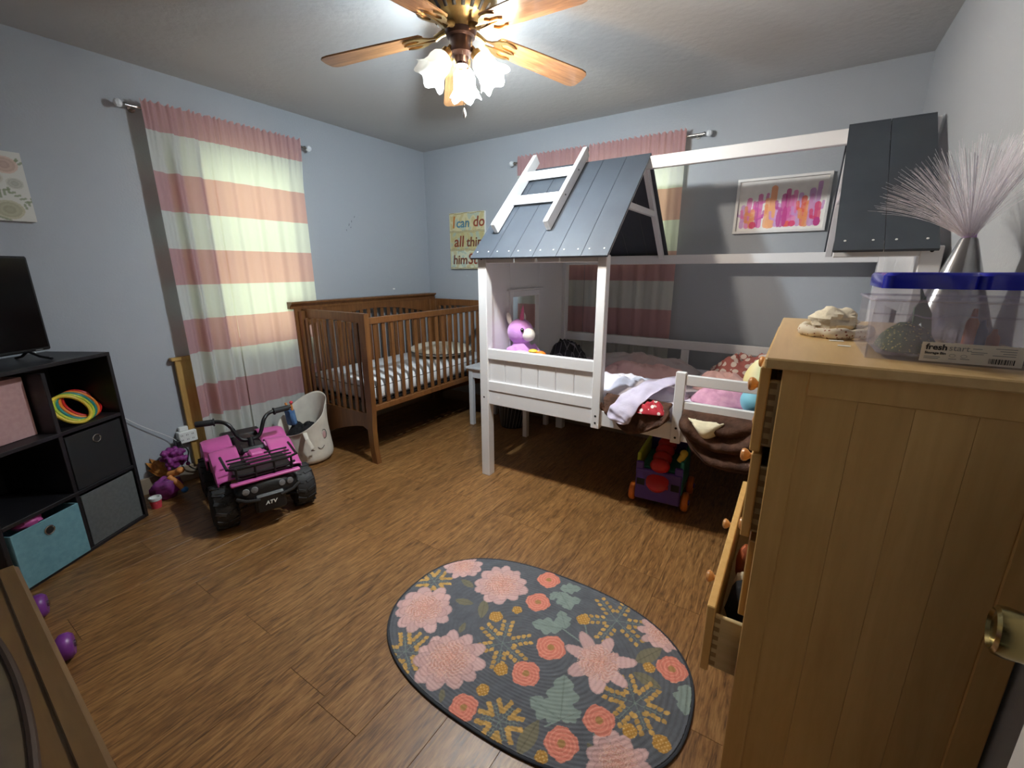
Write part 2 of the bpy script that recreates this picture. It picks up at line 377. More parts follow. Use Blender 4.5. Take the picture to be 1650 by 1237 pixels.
x0, x1, z0, z1 = WBx; b = MB()
b.box(0, 0, 0, x0, .12, H, 0).box(x1, 0, 0, W+.12, .12, H, 0).box(x0, 0, 0, x1, .12, z0, 0).box(x0, 0, z1, x1, .12, H, 0)
wbk = tag(b.obj('wall_back', 'wall_paint', None, False), 'grey painted wall behind the house bed', None, None, 'structure')
b = MB(); b.box(W, -5, 0, W+.12, 0, H, 0)
tag(b.obj('wall_right', 'wall_paint', None, False), 'grey painted wall behind the chest of drawers', None, None, 'structure')
b = MB(); b.box(0, YF-.12, 0, XJ, YF, H, 0);tag(b.obj('wall_front', 'wall_paint', None, False), 'grey wall behind the low wooden chest', None, None, 'structure')
b = MB(); b.box(XJ-.02, YF-.0, 0, XJ+.04, YJ-.12, H, 0).box(XJ, YJ-.12, 2.05, W, YJ, H, 0).box(3.60, YJ-.12, 0, W, YJ, 2.05, 0).box(XJ, YJ-.12, 0, 2.75, YJ, 2.05, 0)
tag(b.obj('wall_door', 'wall_paint', None, False), 'grey wall with the doorway', None, None, 'structure')
b = MB(); b.box(XJ-.02, -5, 0, XJ+.04, YF-.12, H, 0).box(XJ-.1, -5.1, 0, W+.12, -5, H, 0)
tag(b.obj('wall_hall', 'wall_paint', None, False), 'grey hall wall beyond the doorway', None, None, 'structure')
b = MB(); b.box(-.12, -5.1, H, W+.12, .12, H+.1, 0)
tag(b.obj('ceiling', 'ceiling_paint', None, False), 'textured off-white ceiling', None, None, 'structure')
for nm, q in dict(baseboard_left=(0, YF, 0, .014, 0, .105), baseboard_back=(0.014, -.014, 0, W, 0, .105), baseboard_right=(W-.014, YJ, 0, W, -.014, .105)).items():
    b = MB(); b.box(*q, .003); tag(b.obj(nm, 'baseboard', None, False), 'painted wooden baseboard', None, None, 'structure')
# scuffs and a dab of tape on the left wall
b = MB()
for yy, zz, l, s in ((-.93, 1.70, .02, .6), (-.90, 1.73, .016, .3), (-.955, 1.66, .012, -.3), (-.87, 1.77, .014, .9), (-.915, 1.685, .01, 1.2)):
    b.beam((.0006, yy, zz), (.0006, yy+l*s*.5, zz+l), .003, .0008, (1, 0, 0), 0)
b.obj('scuff_mark', 'grey_mark', wl, False)
b = MB(); b.box(0, -.50, 1.165, .0012, -.475, 1.177, 0); b.obj('tape_scrap', 'paper', wl, False)

def window(nm, axis, a0, a1, z0, z1, label):
    e = thing(nm, label, None, ((-.06, (a0+a1)/2, z0) if axis == 'y' else ((a0+a1)/2, .06, z0)), None, None, 'structure')
    def bx(B, u0, u1, zz0, zz1, d0, d1):
        if axis == 'y': B.box(-d1, u0, zz0, -d0, u1, zz1, .002)
        else: B.box(u0, d0, zz0, u1, d1, zz1, .002)
    f = .04; B = MB(); bx(B, a0, a0+f, z0, z1, .03, .1); bx(B, a1-f, a1, z0, z1, .03, .1); bx(B, a0+f, a1-f, z0, z0+f, .03, .1); bx(B, a0+f, a1-f, z1-f, z1, .03, .1)
    B.obj('window_frame', 'white_paint', e, False)
    zm = (z0+z1)/2; B = MB(); bx(B, a0+f, a1-f, zm-.02, zm+.02, .04, .09); B.obj('sash_rail', 'white_paint', e, False)
    for q0, q1 in ((z0+f, zm-.02), (zm+.02, z1-f)):
        B = MB(); bx(B, a0+f, a1-f, q0, q1, .062, .066); B.obj('pane', 'pane', e, False)
    B = MB(); bx(B, a0-.03, a1+.03, z0-.02, z0, -.025, .12); B.obj('window_sill', 'white_paint', e, False)
window('window_1', 'y', *WA, 'window behind striped curtains on the left wall')
window('window_2', 'x', *WBx, 'window behind striped curtains above the house bed')

# open door at the right edge, with its brass knob
d = thing('door_1', 'white door standing open beside the chest of drawers', None, (3.57, -3.5, 0), None, None, 'structure')
b = MB(); b.box(3.553, -3.50, .01, 3.588, -2.70, 2.03, .002); b.obj('door_slab', 'door_white', d, False)
b = MB(); b.lathe([(.001, .0), (.034, .0), (.034, .006), (.026, .012), (.013, .016), (.012, .026), (.022, .034), (.0265, .05), (.0285, .066), (.0275, .074), (.023, .077), (.021, .0735), (.001, .0725)], (3.553, -2.775, .945), 28, (-1, .12, 0))
b.obj('door_knob', 'brass_knob', d)

# ------------------------------------------------------------------ curtains
def curtain(axis, a0, a1, depth, zt, zb, seed, amp, lab, grp, flat=0):
    rnd = random.Random(seed); ph = [rnd.random()*6 for _ in range(6)]; L = a1-a0
    def fn(u, v):
        a = a0+L*u; z = zt+(zb-zt)*v; hd = max(0, 1-v*zt*3.2)           # header gathers
        k = 1.0 if not flat else .35+.65*abs(math.sin(u*2.2+.4))
        f = math.sin(u*L*2*PI/.115+ph[0]+.8*math.sin(u*7+ph[1])) + .45*math.sin(u*L*2*PI/.062+ph[2]+.5*v)
        g = math.sin(u*L*2*PI/.034+ph[3]+1.2*math.sin(u*19+ph[4])) + .5*math.sin(u*L*2*PI/.021+ph[5])
        dd = depth+amp*k*f*(.55+.55*v)*(1-hd*.85)+hd*.0095*g+.018*min(1, hd*1.6)
        zz = z+(.006*g*hd*hd if v < .012 else 0)+.006*math.sin(u*9+ph[1])*v
        return (dd, a, zz) if axis == 'y' else (a, -dd, zz)
    B = MB(); B.grid(fn, int(L/.006), 110)
    o = B.obj('curtain', 'curtain', None, True, 180)
    return tag(o, lab, 'curtain', grp)
curtain('y', -2.278, -1.95, .082, 2.245, .07, 3, .030, 'striped curtain panel with deep folds, beside the oak board', 'striped curtains')
curtain('y', -1.955, -1.352, .082, 2.245, .07, 5, .010, 'pink and white striped curtain panel hanging flatter, next to the crib headboard', 'striped curtains', 1)
curtain('x', 1.122, 1.752, .055, 2.245, .30, 8, .011, 'pink and white striped curtain panel behind the slate roof of the bed', 'striped curtains', 1)
curtain('x', 1.757, 2.458, .055, 2.245, .30, 9, .011, 'pink and white striped curtain panel ending beside the cactus picture wall', 'striped curtains', 1)
def rod(p0, p1, wall, lab):
    p0, p1 = Vector(p0), Vector(p1); wd_ = abs(p0.x if wall[0] else p0.y); d = (p1-p0).normalized(); e = thing('curtain_rod', lab, 'curtain rod', (p0+p1)/2, None, 'curtain rods')
    b = MB(); b.cyl(p0, p1, .0085, n=12); b.obj('rod', 'steel', e)
    for p, s in ((p0, -1), (p1, 1)):
        b = MB(); b.lathe([(.012, 0), (.013, .01), (.008, .016), (.006, .02)], p, 14, d*s); b.obj('collar', 'steel', e)
        b = MB(); b.ball(p+d*s*.036, .021, 8); b.obj('finial', 'crystal', e, False)
        q = p-d*s*.04; b = MB(); b.cyl(q, q+Vector(wall)*(wd_-.004), .006, n=8); b.cyl(q+Vector(wall)*(wd_-.008), q+Vector(wall)*(wd_-.001), .018, n=12); b.obj('bracket', 'steel', e)
rod((.073, -2.33, 2.205), (.073, -1.31, 2.205), (-1, 0, 0), 'steel curtain rod with crystal finials on the left wall')
rod((1.085, -.046, 2.205), (2.56, -.046, 2.205), (0, 1, 0), 'steel curtain rod with crystal finials above the house bed')
# wooden board leaning on the wall behind the curtain, wall socket and lead
b = MB(); b.box(.012, -2.335, .10, .034, -2.245, .80, .002); o = b.obj('wooden_board', 'oak_board', None, False)
tag(o, 'narrow oak board standing upright at the left edge of the striped curtain', 'board')
MB_ = MB(); MB_.box(.008, -2.355, .80, .045, -2.235, .82, .002); MB_.obj('board_cap', 'oak_board', o, False)
e = thing('socket_adapter', 'white multi-outlet wall adapter on the wall by the pink ride-on', 'socket', (.0, -2.35, .32))
b = MB(); b.box(0, -2.40, .27, .055, -2.30, .345, .004); b.box(.0, -2.385, .345, .03, -2.315, .372, .004); b.obj('adapter_body', 'white_plastic', e, False)
b = MB()
for r in range(2):
    for c in range(3):
        for k in (-1, 1): b.box(.0552, -2.385+c*.03+k*.004-.001, .288+r*.03, .0562, -2.385+c*.03+k*.004+.001, .298+r*.03, 0)
b.obj('socket_slots', 'slot_dark', e, False)
b = MB(); b.box(.02, -2.425, .262, .07, -2.398, .30, .004); b.obj('plug', 'black_plastic', e, False)
def bez(P, n=24):
    P = [Vector(p) for p in P]; out = []
    for i in range(len(P)-1):
        a, b_, c, d_ = P[max(i-1, 0)], P[i], P[i+1], P[min(i+2, len(P)-1)]
        for k in range(n):
            t = k/n; out.append(.5*((2*b_)+(c-a)*t+(2*a-5*b_+4*c-d_)*t*t+(3*b_-a-3*c+d_)*t**3))
    return out+[P[-1]]
b = MB(); b.tube(bez([(.10, -3.0, 1.10), (.03, -2.93, .98), (.02, -2.80, .76), (.02, -2.62, .50), (.03, -2.45, .34), (.045, -2.415, .30)], 10), .002, 6)
tag(b.obj('power_cord', 'white_plastic', None), 'thin white cord sagging along the wall from the television to the outlet', 'cord')
b = MB(); b.tube(bez([(.045, -2.405, .28), (.06, -2.37, .22), (.05, -2.38, .12), (.03, -2.30, .05), (.03, -2.10, .012)], 10), .004, 6)
tag(b.obj('black_cord', 'black_plastic', None), 'short black cord hanging from the white outlet adapter', 'cord')

# ------------------------------------------------------------------ house bed
XL, YBF, YBB = 1.589, -1.254, -.15
bed = thing('house_bed', 'white wooden house-shaped low loft bed with slate grey plank roof sections', 'bed', (2.6, -.69, 0))
WP = 'white_paint'
def bb(name, m, *q, parent=bed, bev=.003, label=None):
    b = MB(); b.box(*q, bev); o = b.obj(name, m, parent, False)
    if label: o['label'] = label
    return o
XR = 3.64
for x in (XL, XR-.06):
    for y, t in ((YBF, 1), (YBB-.03, -1)):
        p = bb('post', WP, x, y, 0, x+.062, y+.06, 1.422)
        for z in (.55, 1.405):
            if t == 1:
                b = MB(); b.cyl((x+.03, y-.001, z), (x+.03, y+.004, z), .006, n=10); b.obj('bolt', 'slot_dark', p)
p = bb('short_post', WP, 2.356, YBF, .488, 2.406, YBF+.05, 1.415)
for z in (.52, .56):
    b = MB(); b.cyl((2.382, YBF-.001, z), (2.382, YBF+.003, z), .006, n=10); b.obj('bolt', 'slot_dark', p)
p = bb('guard_post', WP, 2.786, YBF, .495, 2.834, YBF+.03, .862)
for z in (.525, .575):
    b = MB(); b.cyl((2.81, YBF-.001, z), (2.81, YBF+.003, z), .006, n=10); b.obj('bolt', 'slot_dark', p)
yf0, yf1 = YBF+.012, YBF+.036
bb('side_rail', WP, XL+.06, yf0, .505, XR-.06, yf1, .593)
bb('side_rail', WP, XL+.06, YBB-.012, .505, XR-.06, YBB+.01, .593)
for x in (XL+.01, XR-.04): bb('end_rail', WP, x, YBF+.06, .505, x+.025, YBB-.03, .593)
bb('front_rail', WP, XL+.06, yf0-.004, .802, 2.357, yf1+.004, .866)
bb('front_rail', WP, XL+.06, yf0-.004, .597, 2.357, yf1+.004, .660)
for k in range(6):
    wk = (2.357-XL-.062)/6; x = XL+.062+k*wk
    bb('front_plank', WP, x+.0013, yf0+.008, .655, x+wk-.0013, yf1-.004, .806, bev=.0035)
bb('top_rail', WP, XL+.06, YBF+.006, 1.380, 2.357, YBF+.046, 1.408)
bb('guard_rail', WP, 2.834, YBF+.004, .80, XR-.06, YBF+.028, .85); bb('guard_rail', WP, 2.834, YBF+.004, .668, XR-.06, YBF+.028, .716)
bb('back_guard_rail', WP, XL+.06, YBB-.012, .785, XR-.06, YBB+.01, .848)
bb('back_guard_post', WP, 2.575, YBB-.012, .593, 2.628, YBB+.01, .785)
bb('eave_beam', WP, XL+.06, YBB-.03, 1.378, XR-.06, YBB+.012, 1.438)
for k in range(12):
    x = 1.70+k*.155; bb('slat', WP, x, YBF+.04, .56, x+.07, YBB-.015, .575)
# left end: planked panel with a framed opening
ep = bb('end_panel', WP, XL+.012, YBF+.06, .593, XL+.032, -.945, 1.41)
bb('end_panel', WP, XL+.012, -.555, .593, XL+.032, YBB-.03, 1.41)
bb('end_panel', WP, XL+.012, -.945, .593, XL+.032, -.555, .86); bb('end_panel', WP, XL+.012, -.945, 1.185, XL+.032, -.555, 1.41)
for q in ((-.965, -.925, .84, 1.205), (-.575, -.535, .84, 1.205), (-.925, -.575, 1.165, 1.205), (-.925, -.575, .84, .88)):
    bb('opening_trim', WP, XL+.008, q[0], q[2], XL+.044, q[1], q[3])
bb('opening_ledge', WP, XL+.03, -.985, 1.205, XL+.05, -.515, 1.218)
# right end panel with its own framed opening
XE = XR-.032
bb('end_panel', WP, XE, YBF+.06, .593, XE+.02, -.945, 1.41); bb('end_panel', WP, XE, -.555, .593, XE+.02, YBB-.03, 1.41)
bb('end_panel', WP, XE, -.945, .593, XE+.02, -.555, .86); bb('end_panel', WP, XE, -.945, 1.185, XE+.02, -.555, 1.41)
for q in ((-.965, -.925, .84, 1.205), (-.575, -.535, .84, 1.205), (-.925, -.575, 1.165, 1.205), (-.925, -.575, .84, .88)):
    bb('opening_trim', WP, XE-.012, q[0], q[2], XE+.02, q[1], q[3])
mat('bare_wood', (196, 178, 152), .6); bb('eave_board', 'bare_wood', XL+.06, YBF+.012, 1.408, 1.99, YBF+.03, 1.440); bb('eave_board', 'bare_wood', 1.992, YBF+.012, 1.408, 2.357, YBF+.03, 1.440)
bb('eave_board', WP, 3.325, YBF+.002, 1.386, XR-.06, YBF+.022, 1.432)
# roof
YE, YR, YE2, ZE, ZR = -1.292, -.690, -.115, 1.412, 1.985
YE2 = YR+(YR-YE)*.965
sl = Vector((0, YR-YE, ZR-ZE)).normalized(); nf = Vector((0, -sl.z, sl.y)); SL = math.hypot(YR-YE, ZR-ZE)
sb = Vector((0, -sl.y, sl.z)); nb = Vector((0, sl.z, sl.y)); SLB = SL*.965
def roof(xa, xb, n, eo=.0):
    wk = (xb-xa)/n
    for k in range(n):
        x = xa+k*wk
        for s, nn, L in ((sl, nf, SL), (sb, nb, SLB)):
            top = Vector((x, YR, ZR)); b = MB()
            poly = [(.0012, 0), (wk-.0012, 0), (wk-.0012, L), (.0012, L)]
            o = top-s*0
            b.prism(poly, o-nn*.012, (1, 0, 0), -s, .011 if (Vector((1, 0, 0)).cross(-s)).dot(nn) > 0 else -.011)
            pk = b.obj('roof_plank', 'slate_paint', bed, False)
            if s is sl:
                b = MB()
                for q in (.22, .78): c = Vector((x+wk*q, YR, ZR))-s*(L-.05); b.cyl(c-nn*.003, c+nn*.0012, .0042, n=8)
                b.obj('screw_head', 'white_plastic', pk)
roof(1.562, 2.420, 6); roof(3.322, 3.624, 2)
bb('ridge_beam', WP, 1.60, YR-.018, ZR-.085, XR, YR+.018, ZR-.02)
def rafter(x, wd=.03):
    b = MB()
    b.beam(Vector((x, YE+.05, ZE+.005)), Vector((x, YR, ZR-.04)), wd, .04, nf); b.obj('rafter', WP, bed, False)
    b = MB(); b.beam(Vector((x, YE2-.05, ZE+.005)), Vector((x, YR, ZR-.04)), wd, .04, nb); b.obj('rafter', WP, bed, False)
for x in (1.61, 2.385, 3.345, 3.60): rafter(x)
for x in (2.385, 3.345, 1.61): bb('collar_tie', WP, x-.012, -.93, 1.665, x+.012, -.45, 1.700)
# small ladder fixed on the roof
lad = MB()
def on_roof(s, h): return Vector((0, YE, ZE))+sl*s+nf*h
for x in (1.640, 1.995):
    b = MB(); a, c = on_roof(.205, .036)+Vector((x+.016, 0, 0)), on_roof(.885, .036)+Vector((x+.016, 0, 0)); b.beam(a, c, .028, .062, nf); p = b.obj('ladder_rail', WP, bed, False)
    b = MB()
    for s in (.47, .70):
        c = on_roof(s, .036)+Vector((x+.031, 0, 0)); b.cyl(c, c+Vector((.002, 0, 0)), .005, n=8)
    b.obj('bolt', 'slot_dark', p)
for s in (.455, .695):
    b = MB(); c = on_roof(s, .040); b.beam(c+Vector((1.670, 0, 0)), c+Vector((1.998, 0, 0)), .026, .045, nf); b.obj('ladder_rung', WP, bed, False)

# ------------------------------------------------------------------ bedding on the house bed
def slab(name, m, x0, y0, z0, x1, y1, z1, r, lab, cat, parent=None):
    b = MB(); b.box(x0, y0, z0, x1, y1, z1, r); o = b.obj(name, m, parent, True, 60)
    if lab: tag(o, lab, cat)
    return o
slab('mattress', 'sheet_white', 1.67, -1.21, .578, 3.58, -.185, .665, .03, 'white mattress lying in the house bed', 'mattress')
def heap(name, m, cx, cy, rx, ry, z0, h, seed, rot=0, fold=1., freq=7, lab=None, cat=None, tilt=(0, 0), rough=.35, p=3.0, nr=26, nt=64, ex=2.6, grp=None):
    c, s = math.cos(rot), math.sin(rot); b = MB(); rings = []
    for j in range(nr+1):
        r = (j/nr); ring = []
        for i in range(nt):
            t = 2*PI*i/nt; ct, st = math.cos(t), math.sin(t); k = (abs(ct)**ex+abs(st)**ex)**(-1/ex)
            wob = 1+.13*nz(ct*1.6+seed, st*1.6, seed*.7)+.05*nz(ct*5+seed, st*5, 2)
            u, v = rx*r*k*ct*wob, ry*r*k*st*wob; x, y = cx+u*c-v*s, cy+u*s+v*c
            n1 = mnoise.noise(Vector((x*freq, y*freq*1.4, seed*2.3))); n2 = abs(mnoise.noise(Vector((x*freq*1.9+3, y*freq*2.3, seed)))); n3 = mnoise.noise(Vector((x*freq*4, y*freq*4, seed*1.3)))
            z = z0+h*(1-r**p)*(.72+fold*(rough*n1+.45*(.3-n2)+.10*n3))+tilt[0]*u+tilt[1]*v
            ring.append((x, y, max(z, z0 if tilt == (0, 0) else -9)))
        rings.append(ring)
    top = b.bm.verts.new(rings[0][0]); R = [[b.bm.verts.new(q) for q in ring] for ring in rings[1:]]
    for i in range(nt): b.bm.faces.new((top, R[0][i], R[0][(i+1) % nt]))
    b.skin(R, False); b.bm.faces.new(list(reversed(R[-1])))
    o = b.obj(name, m, None, True, 180)
    return tag(o, lab, cat, grp)
ZM = .6655
heap('blanket', 'blanket_grey', 2.34, -.355, .42, .16, ZM, .115, 1, 0, 1, 6, 'grey blanket bunched along the back rail of the house bed', 'blanket')
heap('blanket', 'blanket_pink', 2.46, -.655, .29, .115, ZM, .125, 2, -.03, 1, 7, 'soft pink blanket lying folded along the middle of the house bed', 'blanket')
heap('blanket', 'sheet_white', 2.46, -.985, .335, .185, ZM, .08, 4, 0, 1.2, 8, 'white sheet crumpled at the open front of the house bed', 'blanket')
b = MB()      # lavender blanket: a flat tongue that hangs over the rail
path = bez([(2.94, -.84, .735), (2.80, -.92, .755), (2.70, -1.03, .755), (2.63, -1.17, .735), (2.585, -1.268, .695), (2.552, -1.318, .640), (2.535, -1.326, .600), (2.530, -1.326, .575)], 6)
rad = [.03+.036*min(1, i/14) for i in range(len(path))]; rad = [q*math.sqrt(max(.02, 1-max(0, (i-(len(path)-9))/9)**2)) for i, q in enumerate(rad)]
R = []
for i, p in enumerate(path):
    dd = (path[min(i+1, len(path)-1)]-path[max(i-1, 0)]).normalized(); side = Vector((1, -.12, 0)) if i > 20 else Vector((.55, -.75, 0)).lerp(Vector((1, -.12, 0)), i/20); side = (side-dd*side.dot(dd)).normalized(); up = side.cross(dd).normalized(); ring = []
    for k in range(20):
        t = 2*PI*k/20; q = p+side*rad[i]*math.cos(t)+up*(.010+.004*nz(i*.5, k*.7))*math.sin(t)+up*.016*nz(i*.3, math.cos(t)*2.2, 4)
        ring.append(b.bm.verts.new(q))
    R.append(ring)
b.skin(R); tag(subsurf(b.obj('fleece_throw', 'lavender_fleece', None, True, 180)), 'lavender fleece throw with its rounded end hanging over the bed rail', 'blanket')
heap('spotted_cloth', 'red_spot', 2.685, -1.262, .085, .05, .640, .065, 6, .15, 1, 16, 'crumpled red cloth with white spots on the bed rail', 'cloth')
def drape(name, m, xa, xb, bottom, lab, yo=-1.285, yin=-1.195, zt=.672, seed=0, amp=.012, th=.018, nb_=44):
    """sheet that comes off the mattress, over the side rail and hangs outside it"""
    def fn(u, v):
        x = xa+(xb-xa)*u; zb = bottom(u)
        pts = [Vector((x, yin, zt+.006)), Vector((x, -1.21, zt+.014)), Vector((x, yo+.02, zt-.004)), Vector((x, yo, zt-.05)), Vector((x, yo-.012, zb))]
        t = v*4; i = min(int(t), 3); q = pts[i].lerp(pts[i+1], t-i)
        n = nz(u*4+seed, v*5, seed)+.6*nz(u*11+seed, v*3, seed+4)
        q.y -= amp*(n+.5)*(.3+v); q.z += amp*.8*nz(u*7, v*2+seed, 3)*(v > .1); q.x += .02*nz(v*4+seed, u*3)
        return q
    b = MB(); b.grid(fn, nb_, 36); return tag(subsurf(solid(b.obj(name, m, None, True, 180), th)), lab, 'blanket')
drape('fur_blanket', 'fur_brown', 2.43, 2.775, lambda u: .665-.145*math.sin(PI*min(1, max(0, u)))**.75, 'brown fur blanket edge drooping over the rail beside the short white post', seed=1, zt=.668)
def swag(xa, xb, zt, fn_bottom, lab, cx, cz):
    """deep hanging fold: nested U-shaped ridges around the point it hangs from"""
    def fn(u, v):
        x = xa+(xb-xa)*u; zb = fn_bottom(u)
        pts = [Vector((x, -1.19, zt+.004)), Vector((x, -1.22, zt+.012)), Vector((x, -1.262, zt)), Vector((x, -1.285, zt-.03)), Vector((x, -1.292, zb))]
        t = v**.7*4; i = min(int(t), 3); q = pts[i].lerp(pts[i+1], t-i)
        d = math.hypot((q.x-cx)*.95, q.z-cz); hang = max(0, min(1, (zt-q.z)/.06))
        q.y -= hang*(.030+.026*math.sin(d*2*PI/.085+.9+2.0*nz(x*5, q.z*5, 3))+.010*nz(x*22, q.z*22, 6)); q.z += .006*nz(x*9, v*4, 2)
        if v > .96: q.y += .02
        return q
    b = MB(); b.grid(fn, 70, 70); return tag(solid(b.obj('fur_blanket', 'fur_brown', None, True, 180), .016), lab, 'blanket')
swag(2.838, 3.30, .668, lambda u: .655-.235*math.sin(PI*min(1, .02+u*.86))**.55, 'brown fur blanket hanging in a deep fold below the guard rail', 3.03, .72)
def cream(u, v):
    x = 2.872+.125*u+.03*v; z = .668-(.012+.105*v*(1-abs(2*u-1)**1.5)); return (x, -1.300-.050*math.sin(PI*min(1, v*.9+.1))*math.sin(PI*(.12+.76*u))-.004*nz(u*6, v*6), z)
b = MB(); b.grid(cream, 18, 14); tag(solid(b.obj('cream_blanket', 'cream_fleece', None, True, 180), .006), 'cream fleece lining showing inside the brown fur fold', 'blanket')
heap('print_blanket', 'red_white_print', 3.08, -.40, .30, .17, ZM, .20, 9, .1, 1, 8, 'red and cream printed blanket piled in the back corner of the bed', 'blanket')
heap('plush_cushion', 'pink_plush2', 2.97, -.98, .15, .10, ZM, .115, 11, .1, .5, 9, 'fluffy pink cushion just behind the guard rail', 'cushion')
heap('pink_throw', 'blanket_pink', 2.93, -.70, .16, .09, ZM, .13, 12, .1, .8, 9, 'pink throw gathered behind the fluffy cushion', 'blanket')
b = MB(); b.ball((3.125, -1.10, .728), (.062, .062, .062), 20, None, .05, 4, 1); tag(b.obj('soft_ball', 'ball_blue', None), 'pale blue soft ball behind the guard rail', 'ball')
b = MB(); b.ball((3.14, -.90, .80), (.085, .05, .115), 20, Matrix.Rotation(.35, 3, 'Y'), .08, 4, 2); tag(b.obj('pastel_cushion', 'rainbow', None), 'pastel yellow and green cushion leaning by the chest of drawers', 'cushion')
# stuffed unicorn
def remesh(o, v=.006):
    m = o.modifiers.new('remesh', 'REMESH'); m.mode = 'VOXEL'; m.voxel_size = v; m.use_smooth_shade = True; s = o.modifiers.new('smooth', 'SMOOTH'); s.iterations = 6; s.factor = .5; return o
e = thing('stuffed_unicorn', 'purple stuffed unicorn with a white muzzle sitting in the house end of the bed', 'stuffed toy', (1.74, -1.0, ZM))
b = MB(); b.ball((1.735, -1.0, .952), (.088, .082, .084), 20); b.ball((1.745, -1.0, .79), (.085, .08, .115), 18)
b.tube([(1.71, -1.07, .85), (1.74, -1.10, .80), (1.80, -1.10, .775)], [.035, .035, .03], 12); b.tube([(1.78, -.94, .85), (1.82, -.93, .80), (1.86, -.95, .795)], [.035, .034, .028], 12)
b.tube([(1.72, -1.04, .71), (1.80, -1.10, .71), (1.88, -1.11, .715)], [.045, .045, .04], 12); b.tube([(1.76, -.96, .71), (1.85, -.95, .71), (1.91, -.96, .715)], [.045, .045, .04], 12)
remesh(b.obj('body', 'plush_purple', e))
b = MB(); b.ball((1.812, -1.025, .940), (.045, .042, .042), 16); b.obj('muzzle', 'plush_white', e)
b = MB(); b.ball((1.668, -1.03, 1.035), (.018, .012, .042), 12, Matrix.Rotation(-.25, 3, 'Y')); b.obj('ear', 'plush_white', e)
b = MB(); b.ball((1.722, -.94, 1.035), (.018, .012, .036), 12); b.obj('ear', 'plush_white', e)
b = MB(); b.lathe([(.016, 0), (.013, .03), (.008, .07), (.001, .10)], (1.75, -1.01, 1.025), 12, (.12, 0, 1)); b.obj('horn', 'plush_pink', e)
b = MB(); b.ball((1.790, -1.066, .972), (.012, .008, .014), 12); b.obj('eye', 'eye_black', e)
b = MB(); b.ball((1.794, -1.0735, .977), (.003, .002, .003), 8); b.obj('eye_glint', 'plush_white', e)
b = MB(); b.ball((1.83, -1.115, .80), (.075, .05, .055), 16, None, .15, 5, 3); tag(b.obj('lilac_plush', 'plush_lilac', None), 'small pale lilac plush lying in front of the unicorn', 'stuffed toy')
e = thing('duck_toy', 'small white toy with an orange patch behind the bed front rail', 'toy', (1.95, -1.16, ZM))
b = MB(); b.ball((1.945, -1.16, .815), (.05, .04, .06), 14, None, .12, 5, 4); b.obj('body', 'plush_white', e)
b = MB(); b.ball((1.985, -1.17, .85), (.035, .03, .022), 12, None, .1, 5, 5); b.obj('bill', 'orange_plastic', e)
b = MB(); b.ball((1.935, -1.175, .868), (.03, .026, .012), 12, None, .1, 5, 5); b.obj('scarf', 'yellow_plastic', e)
heap('plaid_shirt', 'plaid', 1.93, -.71, .17, .14, ZM, .235, 21, .2, 1.0, 9, 'crumpled black plaid shirt beside the stuffed unicorn', 'shirt', p=2.2)

# ------------------------------------------------------------------ crib
CX0, CX1, CY0, CY1 = .10, .864, -1.537, -.06
crib = thing('crib', 'dark brown wooden slatted crib standing in the corner under the wall', 'crib', (.48, -.8, 0)); CW = 'crib_wood'
def cb(name, *q, bev=.003, parent=crib): b = MB(); b.box(*q, bev); return b.obj(name, CW, parent, False)
# tall back with crown
for y in (CY0-.02, CY1-.06): cb('back_post', .06, y, 0, .105, y+.08, 1.08)
def arch_rail(n, a0, a1, ztop, zend, zmid, fixed, ax, th):
    """rail whose lower edge is an arch"""
    pts = [(a0, ztop), (a1, ztop)]+[(a1+(a0-a1)*k/20, zend+(zmid-zend)*math.sin(PI*k/20)) for k in range(21)]
    b = MB()
    if ax == 'y': b.prism(pts, (fixed, 0, 0), (0, 1, 0), (0, 0, 1), th)
    else: b.prism(pts, (0, fixed, 0), (1, 0, 0), (0, 0, 1), -th)
    return b.obj(n, CW, crib, False)
arch_rail('headboard_rail', CY0+.06, CY1-.06, 1.085, .93, 1.02, .068, 'y', .03)
b = MB(); b.prism([(.0, 1.117), (0, 1.105), (.012, 1.098), (.028, 1.082), (.028, 1.066), (.075, 1.066), (.075, 1.082), (.092, 1.098), (.104, 1.105), (.104, 1.117)], (.03, CY0-.055, 0), (1, 0, 0), (0, 0, 1), -(CY1-CY0+.06)); b.obj('crown', CW, crib, False)
cb('headboard_lower_rail', .07, CY0+.06, .30, .098, CY1-.06, .40)
n = 17
for k in range(n):
    y = CY0+.10+(CY1-CY0-.20)*(k+.5)/n; cb('slat', .078, y-.017, .395, .090, y+.017, 1.03, bev=.002)
# end panels
for y, t in ((CY0, 1), (CY1-.03, 1)):
    arch_rail('end_rail', CX0+.01, CX1-.03, 1.062, .985, 1.005, y+.03 if True else y, 'x', .03).location = (0, -.03, 0) if False else (0, 0, 0)
    pl_ = [(CX0+.01, .365), (CX1-.03, .365), (CX1-.03, .235), (CX1-.085, .245), (CX1-.12, .262)]+[(CX1-.12-(CX1-.12-CX0-.05)*k/12, .262-.19*(k/12)**1.35) for k in range(1, 13)]+[(CX0+.01, .02)]
    b = MB(); b.prism(pl_, (0, y+.028, 0), (1, 0, 0), (0, 0, 1), .024); b.obj('end_apron', CW, crib, False)
    for k in range(9):
        x = CX0+.055+(CX1-CX0-.13)*(k+.5)/9; cb('slat', x-.015, y+.009, .36, x+.015, y+.021, 1.0, bev=.002)
    pf = [(CX1-.062, 1.05), (CX1, 1.062), (CX1, .42), (CX1-.012, .25), (CX1-.008, .12), (CX1+.01, 0), (CX1-.045, 0), (CX1-.058, .12), (CX1-.066, .24), (CX1-.062, .40)]
    b = MB(); b.prism(pf, (0, y+.034, 0), (1, 0, 0), (0, 0, 1), .038); b.obj('leg', CW, crib, False)
    cb('inner_stile', CX0+.005, y, .02, CX0+.055, y+.03, 1.05)
